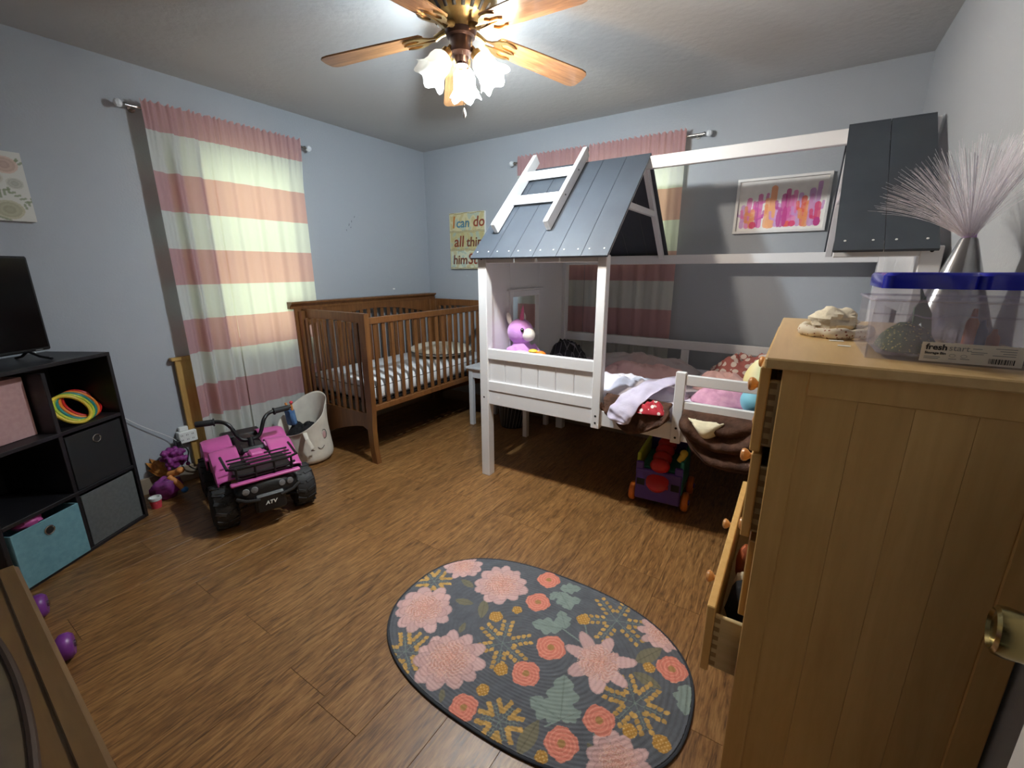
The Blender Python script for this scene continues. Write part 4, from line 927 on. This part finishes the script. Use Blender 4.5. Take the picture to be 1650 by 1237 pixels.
# rear deck
ab('rear_deck', 'black_plastic', -.37, -.11, .305, -.25, .11, .335, bev=.012)
ab('dash', 'black_plastic', .02, -.065, .315, .12, .065, .365, bev=.015); ab('hood', 'atv_pink', .115, -.06, .30, .26, .06, .345, bev=.015)
ab('hood_scoop', 'atv_pink', .14, -.035, .335, .22, .035, .365, bev=.01)
b = MB(); b.cyl((.10, 0, .30), (.055, 0, .405), .018, n=12); b.obj('steering_column', 'black_plastic', atv)
hb = MB(); hb.tube(bez([(-.015, -.240, .515), (.0, -.14, .518), (.035, -.09, .495), (.055, -.05, .41), (.06, 0, .395), (.055, .05, .41), (.035, .09, .495), (.0, .14, .518), (-.015, .25, .525)], 6), .011, 10); hbo = hb.obj('handlebar', 'black_plastic', atv)
for s in (-1, 1):
    b = MB(); b.lathe([(.012, 0), (.017, .002), (.017, .085), (.015, .09), (.001, .092)], (-.002, s*.150, .518), 14, (-.13, s, .03)); b.cyl((-.002, s*.150, .518), (-.003, s*.157, .518), .022, n=14); b.obj('grip', 'rubber', hbo)
# front rack: rails and struts
def bar(name, pts, r=.007): b = MB(); b.tube(pts, r, 8); return b.obj(name, 'black_plastic', atv)
bar('rack_rail', [(.17, -.17, .365), (.36, -.165, .360), (.385, -.12, .360), (.385, .12, .360), (.36, .165, .360), (.17, .17, .365)]); bar('rack_rail', [(.37, -.15, .325), (.385, -.10, .322), (.385, .10, .322), (.37, .15, .325)])
for y in (-.13, -.045, .045, .13): bar('rack_strut', [(.387, y, .365), (.387, y, .30)], .006)
for x in (.21, .26, .31, .355): bar('rack_slat', [(x, -.15, .352), (x, .15, .352)], .005)
ab('rack_base', 'black_plastic', .17, -.135, .295, .385, .135, .315, bev=.008)
shell('front_cowl', 'black_plastic', [(.30, sec(.155, .20, .29)), (.36, sec(.165, .19, .285)), (.40, sec(.14, .175, .26)), (.415, sec(.10, .16, .235))])
ab('cowl_stripe', 'atv_pink', .375, -.165, .276, .408, .165, .29, bev=.005)
for s in (-1, 1):
    for y in (.105, .065):
        b = MB(); b.lathe([(.001, 0), (.017, 0), (.016, .008), (.001, .011)], (.405, s*y, .235), 14, (1, s*.15, 0)); b.obj('headlight', 'atv_grey', atv)
    b = MB(); b.tube([(.40, s*.15, .205), (.425, s*.11, .19), (.43, s*.05, .18)], .009, 8); b.obj('bumper_trim', 'slot_dark', atv)
    bar('bumper_bar', [(.36, s*.15, .20), (.37, s*.145, .13), (.30, s*.10, .11)], .007)
ab('nose_plate', 'black_plastic', .385, -.075, .10, .43, .075, .205, bev=.012)
text('atv_lettering', 'ATV', 'white_plastic', .028, frame((.4305, -.028, .145), (0, 1, 0), (0, 0, 1)), atv, .0006, .2, .0008)

# ------------------------------------------------------------------ slouching cloth hamper behind the quad
BG = Vector((.375, -1.735, 0)); e = thing('cloth_hamper', 'off-white slouching cloth hamper with animal face between quad and crib', 'hamper', BG)
def hampr(r, z, t, j):
    k = z/.36; return r*(1+.05*math.sin(3*t+j*.5)*k+.025*math.sin(7*t+j)*k), z*(1+.34*math.cos(t-3.35)*k*k)
b = MB(); b.lathe([(.001, .0), (.13, 0), (.155, .015), (.165, .06), (.158, .12), (.160, .18), (.158, .24), (.163, .30), (.172, .355)], BG, 44, (-.04, -.03, 1), hampr, cap=False)
hm = subsurf(solid(b.obj('hamper_body', 'canvas_cloth', e, True, 180), .006, -1))
b = MB(); b.tube([BG+Vector((.13, -.10, .26)), BG+Vector((.185, -.12, .23)), BG+Vector((.20, -.10, .16)), BG+Vector((.17, -.08, .13))], .010, 8, sq=(1.4, .5)); b.obj('handle', 'canvas_cloth', e)
b = MB()
for dz, a0 in ((0, 0), (.012, .5)): b.tube([BG+Vector((.160*math.cos(-.2+k*.05), .160*math.sin(-.2+k*.05), .135-.018*math.sin(PI*k/6)+dz*0)) for k in range(7)], .002, 5)
b.obj('stitched_eyelash', 'ink', e)
b = MB(); b.tube([BG+Vector((.148+.002, .03+.018*math.cos(t*PI/8), .215+.035*math.sin(t*PI/8))) for t in range(16)], .0018, 5, loop=True); b.obj('printed_ear', 'ink', e)
b = MB(); b.ball(BG+Vector((.151, .03, .21)), (.003, .014, .028), 12); b.obj('ear_patch', 'pink_fabric', e)
heap('hamper_clothes', 'black_fabric', BG.x-.02, BG.y-.02, .11, .11, .20, .10, 41, 0, 1, 14, 'dark clothes heaped inside the cloth hamper', 'clothing')
e = thing('denim_doll', 'blue denim doll clothes sticking out of the cloth hamper', 'doll', BG+Vector((-.07, -.06, .28)))
b = MB(); b.box(-.045, -.02, 0, .045, .02, .12, .012, Matrix.Translation(BG+Vector((-.06, -.07, .27))) @ Matrix.Rotation(-.2, 4, 'Y')); b.obj('dress', 'denim', e)
for s in (-1, 1): b = MB(); b.tube([BG+Vector((-.07+s*.028, -.07, .385)), BG+Vector((-.075+s*.035, -.075, .43))], .008, 8); b.obj('limb', 'skin_orange', e)
b = MB(); b.ball(BG+Vector((-.035, -.075, .445)), .012, 10); b.obj('bow', 'pink_red', e)

# ------------------------------------------------------------------ tangle of toys on the floor beside the shelf
e = thing('feathered_doll', 'toy with purple curls and golden wings on the floor beside the outlet', 'toy', (.14, -2.50, 0))
b = MB(); rk = random.Random(5)
for k in range(90):
    c = Vector((.10+rk.uniform(-.03, .04), -2.465+max(-.055, min(.055, rk.gauss(0, .035))), .215+max(-.05, min(.05, rk.gauss(0, .032))))); b.ball(c, rk.uniform(.011, .018), 7)
b.ball((.10, -2.465, .215), (.03, .05, .045), 10); remesh(b.obj('curls', 'hair_purple', e), .004)
for k, (dy, dz, l) in enumerate(((-.10, .05, .15), (-.07, .075, .15), (-.13, .01, .12), (-.03, .06, .12), (-.10, -.03, .10))):
    p0 = Vector((.10, -2.50, .12)); d_ = Vector((-.12, dy, dz+.05)).normalized(); sd = d_.cross(Vector((1, 0, 0))).normalized(); b = MB()
    b.prism([(0, -.008), (l*.5, -.028), (l, 0), (l*.5, .028), (0, .008)], p0, d_, sd, .004); b.obj('wing_feather', 'wing_gold', e, False)
b = MB(); b.ball((.16, -2.55, .065), (.055, .085, .065), 16, None, .3, 7, 2); b.obj('skirt', 'hair_purple', e)
b = MB(); b.tube([(.15, -2.52, .14), (.19, -2.49, .15), (.215, -2.475, .17)], [.016, .02, .012], 10); b.tube([(.17, -2.53, .13), (.21, -2.505, .09), (.23, -2.49, .05)], [.018, .016, .013], 10); b.ball((.21, -2.48, .165), (.026, .022, .02), 10); b.obj('limbs', 'skin_orange', e)
b = MB(); b.ball((.235, -2.485, .045), (.018, .02, .018), 10); b.obj('shoe', 'blue_toy', e)
e = thing('toy_cup', 'small coral red cup with white rim beside the shelf corner', 'toy', (.24, -2.635, 0))
b = MB(); b.lathe([(.001, 0), (.024, 0), (.030, .05), (.026, .05), (.001, .045)], (.24, -2.635, 0), 18); b.obj('cup_body', 'pink_red', e)
b = MB(); b.lathe([(.0305, .048), (.032, .054), (.031, .066), (.024, .066), (.024, .05)], (.24, -2.635, 0), 18); b.obj('cup_rim', 'white_plastic', e)

# ------------------------------------------------------------------ wooden chest in the near left corner, and purple wheels beyond it
CZ = .62; cx0, cx1, cy0, cy1 = 1.665, 2.66, -3.78, -3.30
e = thing('wooden_chest', 'low brown wooden chest with a panelled lid close to the camera', 'chest', (0, 0, 0), 0)
def kb(name, m_, *q, bev=.004): b = MB(); b.box(*q, bev); return b.obj(name, m_, e, False)
kb('chest_body', 'chest_wood', cx0+.02, cy0+.02, .04, cx1-.02, cy1-.025, CZ-.03)
kb('front_molding', 'chest_wood', cx0+.005, cy1-.03, CZ-.11, cx1-.005, cy1-.012, CZ-.03); kb('plinth', 'chest_wood', cx0, cy0, 0, cx1, cy1-.01, .07)
kb('lid', 'chest_wood', cx0-.01, cy0, CZ-.03, cx1+.01, cy1, CZ, bev=.006)
kb('lid_edge', 'chest_wood', cx0+.0, cy1-.035, CZ, cx1, cy1-.006, CZ+.006, bev=.002)
loop = [(cx0+.02+.2*math.sin(0), cy0+.02)]
pan = []
for k in range(25):
    u = k/24; x = cx0+.06+(cx1-cx0-.12)*u; pan.append((x, cy1-.115-.0+.055*(math.sin(PI*u)**.7)))
pan = [(cx0+.06, cy0+.06)]+pan+[(cx1-.06, cy0+.06)]
b = MB(); b.prism(pan, (0, 0, CZ), (1, 0, 0), (0, 1, 0), .004); b.obj('lid_panel', 'chest_panel', e, False)
b = MB(); b.tube([(x, y, CZ+.003) for x, y in pan[1:-1]], .007, 8); b.obj('panel_groove', 'chest_groove', e)
e.location = Vector((cx0, cy1, 0))-Matrix.Rotation(-.036, 3, 'Z') @ Vector((cx0, cy1, 0)); e.rotation_euler = (0, 0, -.036)
e = thing('wheeled_toy', 'toy with two translucent purple wheels peeking out past the wooden chest', 'toy', (1.05, -3.27, 0))
b = MB(); b.beam((.80, -3.29, .052), (1.30, -3.30, .052), .06, .014); b.obj('toy_deck', 'violet_plastic', e, False)
for x in (.86, 1.215):
    b = MB(); b.lathe([(.012, -.022), (.036, -.022), (.046, -.012), (.048, 0), (.046, .012), (.036, .022), (.012, .022)], (x, -3.225, .049), 22, (.25, 1, 0)); wv = b.obj('wheel', 'violet_plastic', e)
    b = MB(); b.cyl((x-.006, -3.245, .049), (x+.008, -3.198, .049), .012, n=12); b.obj('wheel_core', 'steel', wv)

# ------------------------------------------------------------------ printed surfaces
def vnoise(P, s, seed):
    r = np.random.default_rng(seed); v = np.zeros(len(P))
    for k in range(7):
        a = r.random()*2*PI; f = s*(.6+1.6*r.random()); v += np.sin((P[:, 0]*math.cos(a)+P[:, 1]*math.sin(a))*f+r.random()*6+1.3*np.sin((P[:, 0]*math.sin(a)-P[:, 1]*math.cos(a))*f*.7+r.random()*6))
    return v/7
def C(c): return np.array(lin(c))
def grid_mesh(nx, ny, pos, keep=None):
    idx = -np.ones(nx*ny, int); keep = np.ones(nx*ny, bool) if keep is None else keep; idx[keep] = np.arange(keep.sum())
    i, j = np.meshgrid(np.arange(nx-1), np.arange(ny-1), indexing='ij'); q = np.stack([i*ny+j, (i+1)*ny+j, (i+1)*ny+j+1, i*ny+j+1], -1).reshape(-1, 4)
    q = idx[q]; q = q[(q >= 0).all(1)]; return pos[keep], q, keep
def to_obj(name, V, F, colr, m_, parent=None):
    me = bpy.data.meshes.new(name); me.from_pydata([], [], [])
    me.vertices.add(len(V)); me.vertices.foreach_set('co', V.astype(np.float32).ravel()); me.loops.add(len(F)*4); me.loops.foreach_set('vertex_index', F.astype(np.int32).ravel())
    me.polygons.add(len(F)); me.polygons.foreach_set('loop_start', np.arange(len(F), dtype=np.int32)*4); me.update(calc_edges=True)
    a = me.color_attributes.new('print', 'FLOAT_COLOR', 'POINT'); a.data.foreach_set('color', np.c_[colr, np.ones(len(colr))].astype(np.float32).ravel())
    return link(name, me, m_, parent, True, 60)
# oval rug
RA, RB, RE = .572, .376, 2.45; st_ = .0026
nx, ny = int(2*RA/st_)+3, int(2*RB/st_)+3
gx, gy = np.meshgrid((np.arange(nx)-nx/2+.5)*st_, (np.arange(ny)-ny/2+.5)*st_, indexing='ij'); P = np.c_[gx.ravel(), gy.ravel()]
D = ((np.abs(P[:, 0])/RA)**RE+(np.abs(P[:, 1])/RB)**RE)**(1/RE)
sc_ = np.where(D > 1, 1/np.maximum(D, 1e-6), 1); P = P*sc_[:, None]; keep = D < 1.012; D = np.minimum(D, 1)
dist = (1-D)*RB
col = C((92, 95, 102))[None]*(1+.18*vnoise(P, 55, 1)+.10*vnoise(P, 160, 2))[:, None]
def blend(mask, c, k=1.):
    global col
    m_ = (mask*k)[:, None] if mask.dtype != bool else (mask.astype(float)*k)[:, None]; col = col*(1-m_)+np.asarray(c)*m_
def leaf(x0, y0, x1, y1, c, wd=.38, lobes=0, vein=None):
    d = np.array([x1-x0, y1-y0]); L = np.hypot(*d); d /= L; u = ((P-[x0, y0])@d)/L; v = ((P-[x0, y0])@[-d[1], d[0]])/L
    prof = wd*np.sin(PI*np.clip(u, 0, 1))**.8*(1-.25*u)
    if lobes: prof = prof*(.72+.42*np.abs(np.sin(u*PI*lobes)))
    ins = (u > 0) & (u < 1) & (np.abs(v) < prof); blend(ins, np.asarray(c)[None]*(1+.12*vnoise(P, 90, int(abs(x0)*999)))[:, None])
    blend(ins & (np.abs(v) < .015), np.asarray(c)*.75)
def line(x0, y0, x1, y1, c, wd=.0022):
    d = np.array([x1-x0, y1-y0]); L = np.hypot(*d); d /= L; u = (P-[x0, y0])@d; v = (P-[x0, y0])@[-d[1], d[0]]; blend((u > 0) & (u < L) & (np.abs(v) < wd), c)
GOLDC, OLIVE, GREENC = C((184, 146, 84)), C((120, 114, 94)), C((132, 146, 140))
for q in [(-.358, .012, -.278, .034), (-.251, .077, -.207, -.014), (.171, -.369, .177, -.25), (.371, .106, .438, .213), (.376, .062, .475, .051), (.376, -.257, .327, -.236), (-.336, .111, -.413, .125), (-.237, -.115, -.248, -.062), (-.142, -.323, -.115, -.365)]: leaf(*q, OLIVE, .24)
rs = np.random.default_rng(3)
for cx, cy, r in [(-.507, .052, .058), (-.352, -.282, .073), (-.071, -.069, .091), (.255, .253, .107), (.077, -.317, .054), (.413, -.043, .08)]:
    a0 = rs.random()*6
    for br in range(6):
        a = a0+br*2*PI/6+.25*rs.random(); x1, y1 = cx+r*math.cos(a), cy+r*math.sin(a); line(cx, cy, x1, y1, GREENC*.8, .0012)
        for n2, t in enumerate((.34, .56, .78, 1.0)):
            for sg in (-1, 1):
                bx_, by_ = cx+(x1-cx)*t, cy+(y1-cy)*t; aa = a+sg*(1.05+.2*rs.random()); ex, ey = bx_+.011*math.cos(aa), by_+.011*math.sin(aa); line(bx_, by_, ex, ey, GREENC*.8, .001); leaf(ex, ey, ex+.021*math.cos(aa-sg*.5), ey+.021*math.sin(aa-sg*.5), GOLDC*(.9+.35*rs.random()), .44)
for q in [(.017, .225, .093, .285), (-.013, .299, .067, .348), (-.013, .277, -.017, .218), (.09, .107, -.026, .071), (.101, .113, .044, .188), (.233, -.214, .117, -.2), (.231, -.209, .179, -.067), (.233, -.214, .278, -.157), (-.005, .282, .079, .21), (.545, .111, .556, -.003)]: leaf(*q, GREENC, .36, 3)
line(.09, .107, .20, .08, GREENC, .0025); line(.233, -.214, .20, -.26, GREENC, .0025); line(.15, .18, .20, .10, GREENC*.9, .002); line(.335, -.20, .36, -.25, GREENC, .0025)
PINK, PINK2, CORALP = C((206, 170, 168)), C((184, 146, 150)), C((212, 150, 132))
for n_, (cx, cy, r) in enumerate([(-.245, .189, .119), (-.437, -.09, .124), (-.198, -.224, .126), (-.461, .202, .085), (.259, .038, .121), (.422, .285, .085), (.424, -.241, .09)]):
    d = P-[cx, cy]; near = np.hypot(d[:, 0], d[:, 1]) < r*1.35; dn = d[near]; cn = col[near]; rp = np.random.default_rng(50+n_)
    rings = [(.62, 11, .40, .25), (.50, 10, .34, .22), (.36, 9, .28, .17), (.24, 8, .20, .13), (.12, 6, .14, .09), (.04, 3, .10, .07)] if n_ != 4 else [(.58, 7, .46, .22), (.34, 7, .30, .16), (.18, 8, .18, .08), (.06, 6, .12, .05)]
    for ri, (rg, np_, la, lb2) in enumerate(rings):
        for k in range(np_):
            a = 2*PI*(k+.5*(ri % 2)+.35*rp.random())/np_+n_; rc = r*rg*(.9+.2*rp.random()); la_, lb_2 = r*la*(.85+.3*rp.random()), r*lb2*(.85+.3*rp.random())
            u = (dn[:, 0]-rc*math.cos(a))*math.cos(a)+(dn[:, 1]-rc*math.sin(a))*math.sin(a); v = -(dn[:, 0]-rc*math.cos(a))*math.sin(a)+(dn[:, 1]-rc*math.sin(a))*math.cos(a)
            rip = 1+.06*np.sin(v/lb_2*7+k); q = (u/la_)**2+(v/lb_2)**2*rip; t_in = ri/(len(rings)-1); cc = PINK*(1-t_in*.75)+CORALP*t_in*.75; cc = cc*(.90+.2*rp.random())
            ins = q < 1; cn[ins] = cc; ed_ = ins & (q > .80); cn[ed_] = cc*.80 if ri < 3 else CORALP*.78; st2 = ins & (np.abs(np.sin(v/lb_2*5.5+k)) < .16) & (u < la_*.4); cn[st2] = cc*.88
    rr_ = np.hypot(dn[:, 0], dn[:, 1])/r; th = np.arctan2(dn[:, 1], dn[:, 0]); wv_ = np.sin(th*31+9*np.sin(rr_*9+th*3)); m1 = (rr_ < .62) & (wv_ > .86); cn[m1] = C((226, 192, 176)); m2 = (rr_ < .55) & (wv_ < -.88); cn[m2] = CORALP*.86
    col[near] = cn
CORALC = C((210, 126, 108))
for n_, (cx, cy, r) in enumerate([(-.078, .323, .05), (-.056, .181, .051), (.09, .007, .055), (.064, -.132, .05), (-.045, -.338, .046), (.335, -.155, .049), (.265, -.276, .05), (.487, .144, .052)]):
    d = P-[cx, cy]; rr_ = np.hypot(d[:, 0], d[:, 1])/r; th = np.arctan2(d[:, 1], d[:, 0]); ins = rr_ < .97+.05*np.sin(th*4+n_)+.03*np.sin(th*9)
    blend(ins, CORALC[None]*(1+.08*vnoise(P, 150, n_+30))[:, None]); blend(ins & (np.abs(((rr_*4.2+th*.5+n_) % 1)-.5) < .13), C((228, 158, 138)), .75); blend(rr_ < .24, C((168, 128, 80)))
for n_, (cx, cy, r) in enumerate([(-.162, .025, .028), (-.108, .099, .021), (-.017, -.163, .025), (-.027, -.258, .022), (.141, .191, .027), (.418, .109, .021), (.424, -.137, .023), (.514, -.125, .027), (.232, -.339, .02)]):
    d = P-[cx, cy]; rr_ = np.hypot(d[:, 0], d[:, 1])/r; th = np.arctan2(d[:, 1], d[:, 0]); ins = rr_ < .97+.05*np.sin(th*5+n_); blend(ins, C((178, 132, 62))); blend(ins & (np.sin(d[:, 0]*900/2)*np.sin(d[:, 1]*900/2) > .55), C((216, 180, 118)))
braid = (dist/.0118) % 1.0; col *= (1-.05*(np.abs(braid-.5) > .40))[:, None]
zz = .0095+.0008*np.sin(2*PI*braid)-.006*(D > .992)
V3 = np.c_[P, zz]; V_, F_, kp = grid_mesh(nx, ny, V3, keep)
rug = to_obj('oval_rug', V_, F_, np.clip(col[kp], 0, 1), 'rug_print'); rug.location = (2.5627, -2.2636, 0); rug.rotation_euler = (0, 0, .029)
tag(rug, 'oval slate grey braided rug printed with pink peonies and coral flowers', 'rug')
b = MB(); ed = []
for k in range(160):
    t = 2*PI*k/160; ct, s_ = math.cos(t), math.sin(t); kk = ((abs(ct)/RA)**RE+(abs(s_)/RB)**RE)**(-1/RE); ed.append((kk*ct, kk*s_, .005))
b.tube(ed, .005, 8, loop=True); mat('rug_edge', (52, 55, 62), .95); b.obj('rug_binding', 'rug_edge', rug)

def art_plane(name, w_, h_, step, paint, M, parent):
    """thin printed sheet; paint(P) gives the colour of each point, P in metres from the lower left corner"""
    nx, ny = int(w_/step)+1, int(h_/step)+1; gx, gy = np.meshgrid(np.linspace(0, w_, nx), np.linspace(0, h_, ny), indexing='ij'); P2 = np.c_[gx.ravel(), gy.ravel()]
    c = paint(P2); V = np.c_[P2, np.zeros(len(P2)), np.ones(len(P2))] @ np.array(M).T; Vv, Ff, k = grid_mesh(nx, ny, V[:, :3]); return to_obj(name, Vv, Ff, np.clip(c, 0, 1), 'art_print', parent)
class Paint:
    def __init__(s, P, base): s.P = P; s.c = np.tile(base, (len(P), 1)).astype(float)
    def on(s, m_, c, k=.9): s.c[m_] = s.c[m_]*(1-k)+np.asarray(c)*k
    def cap(s, x0, y0, x1, y1, r, c, k=.9):
        d = np.array([x1-x0, y1-y0]); L2 = max(d@d, 1e-9); t = np.clip(((s.P-[x0, y0])@d)/L2, 0, 1); q = s.P-np.array([x0, y0])-t[:, None]*d; s.on((q**2).sum(1) < r*r, c, k)
    def ell(s, cx, cy, a, b_, c, k=.9): s.on(((s.P[:, 0]-cx)/a)**2+((s.P[:, 1]-cy)/b_)**2 < 1, c, k)
# cactus print
e = thing('cactus_picture', 'white framed watercolour print of pink and orange cacti', 'picture', (3.055, -.0, 1.57))
px0, px1, pz0, pz1 = 2.800, 3.310, 1.570, 1.905; fw = .016
for q in ((px0, pz0, px1, pz0+fw), (px0, pz1-fw, px1, pz1), (px0, pz0+fw, px0+fw, pz1-fw), (px1-fw, pz0+fw, px1, pz1-fw)):
    b = MB(); b.box(q[0], -.024, q[1], q[2], -.002, q[3], .0015); b.obj('frame_side', 'frame_white', e, False)
def cact(P2):
    p = Paint(P2, C((238, 234, 230))); r = random.Random(12); w_ = px1-px0-2*fw
    cols = [C(c) for c in ((214, 96, 168), (236, 150, 96), (196, 60, 140), (240, 172, 120), (226, 120, 180), (190, 70, 150), (206, 150, 206), (232, 96, 70), (222, 60, 110))]
    for x, h, k, rad, arms in ((.03, .15, 6, .013, 2), (.06, .19, 4, .015, 2), (.085, .12, 1, .016, 3), (.13, .21, 0, .014, 3), (.115, .17, 5, .010, 1), (.17, .18, 3, .016, 0), (.20, .25, 1, .018, 1), (.185, .13, 3, .02, 0), (.225, .15, 6, .012, 1), (.255, .20, 5, .015, 2), (.275, .23, 2, .013, 0), (.295, .19, 0, .014, 2), (.32, .22, 4, .012, 0), (.345, .20, 6, .013, 1), (.37, .18, 7, .015, 3), (.385, .15, 1, .018, 2), (.41, .22, 6, .016, 0), (.43, .26, 6, .012, 1), (.445, .14, 8, .016, 1)):
        c = cols[k]; p.cap(x, .03, x+r.uniform(-.006, .012), h, rad, c, .85)
        for a in range(arms):
            sg = 1 if (a+int(x*100)) % 2 else -1; y = h*(.4+.2*a); p.cap(x, y, x+sg*.032, y+.012, rad*.6, c, .8); p.cap(x+sg*.032, y+.012, x+sg*.036, y+.05, rad*.6, c, .8)
    for x, y, a, b_, k in ((.095, .035, .020, .022, 8), (.285, .035, .022, .018, 7), (.315, .035, .020, .018, 8), (.445, .04, .018, .026, 2), (.24, .07, .014, .055, 5), (.27, .08, .014, .06, 2)): p.ell(x, y, a, b_, cols[k], .9)
    p.c *= (1+.06*vnoise(P2, 60, 4))[:, None]; return p.c
art_plane('print', px1-px0-2*fw, pz1-pz0-2*fw, .0022, cact, frame((px0+fw, -.008, pz0+fw), (1, 0, 0), (0, 0, 1)), e)
b = MB(); b.box(px0+fw, -.006, pz0+fw, px1-fw, -.002, pz1-fw, 0); b.obj('backing', 'paper', e, False)
# lettered canvas
e = thing('lettered_canvas', 'canvas lettered I can do all things in painted words, half behind the bed roof', 'picture', (.53, 0, 1.35))
sx0, sx1, sz0, sz1 = .325, .742, 1.353, 1.862
b = MB(); b.box(sx0, -.028, sz0, sx1, -.002, sz1, .002); b.obj('canvas_body', 'paper', e, False)
def signbg(P2):
    p = Paint(P2, C((206, 200, 160))); h = sz1-sz0
    for k, (y0, y1, c) in enumerate(((.345, .50, (210, 200, 156)), (.180, .335, (190, 182, 134)), (.010, .170, (206, 210, 186)))):
        m_ = (P2[:, 1] > y0) & (P2[:, 1] < y1) & (P2[:, 0] > .012) & (P2[:, 0] < sx1-sx0-.012); p.on(m_, C(c)); n1 = vnoise(P2, 38, k+3); p.on(m_ & (n1 > .18), C((188, 168, 110)), .55); p.on(m_ & (n1 < -.2), C((150, 178, 176)), .55)
        for yb in (y0, y1): p.on(np.abs(P2[:, 1]-yb-.004*np.sin(P2[:, 0]*40)) < .003, C((150, 128, 84)), .8)
    return p.c
art_plane('painted_ground', sx1-sx0, sz1-sz0, .0035, signbg, frame((sx0, -.0292, sz0), (1, 0, 0), (0, 0, 1)), e)
def sg(body, m_, x, z, s): return text('painted_lettering', body, m_, s, frame((sx0+x, -.0304, sz0+z), (1, 0, 0), (0, 0, 1)), e, .0004, .12, .0022)
sg('I', 'letter_orange', .032, .375, .150); sg('can', 'letter_blue', .082, .378, .118); sg('do', 'letter_red', .282, .380, .128)
sg('all', 'letter_red', .050, .205, .140); sg('things', 'letter_brown', .200, .205, .120); sg('him', 'letter_brown', .030, .045, .120); sg('Stren', 'letter_red', .215, .045, .135)
# floral canvas on the left wall
e = thing('floral_canvas', 'canvas print of pale roses and green leaves at the left edge of the wall', 'picture', (.0, -2.98, 1.57))
fy0, fy1, fz0, fz1 = -3.19, -2.778, 1.578, 1.888
b = MB(); b.box(.002, fy0, fz0, .026, fy1, fz1, .002); b.obj('canvas_body', 'paper', e, False)
def flo(P2):
    p = Paint(P2, C((206, 204, 196))); r = random.Random(3)
    for k in range(22):
        x, y, a = r.uniform(.0, .41), r.uniform(.0, .31), r.random()*6
        for q in range(5): p.cap(x+.02*q*math.cos(a), y+.02*q*math.sin(a), x+.02*q*math.cos(a)+.018*math.cos(a+.9), y+.02*q*math.sin(a)+.018*math.sin(a+.9), .0045, C((128, 138, 104)), .8)
    for x, y, rr_, c in ((.35, .25, .045, (206, 176, 160)), (.30, .19, .035, (196, 190, 176)), (.37, .17, .03, (190, 188, 176)), (.33, .05, .05, (184, 178, 150)), (.24, .10, .05, (214, 190, 180)), (.15, .2, .05, (206, 180, 172)), (.08, .08, .05, (190, 184, 160))):
        for k in range(5): p.ell(x, y, rr_*(1-.19*k), rr_*(.85-.16*k), C(c)*(1-.16*(k % 2))*(1-.05*k), .9)
    return p.c
art_plane('print', fy1-fy0, fz1-fz0, .003, flo, frame((.0275, fy0, fz0), (0, 1, 0), (0, 0, 1)), e)
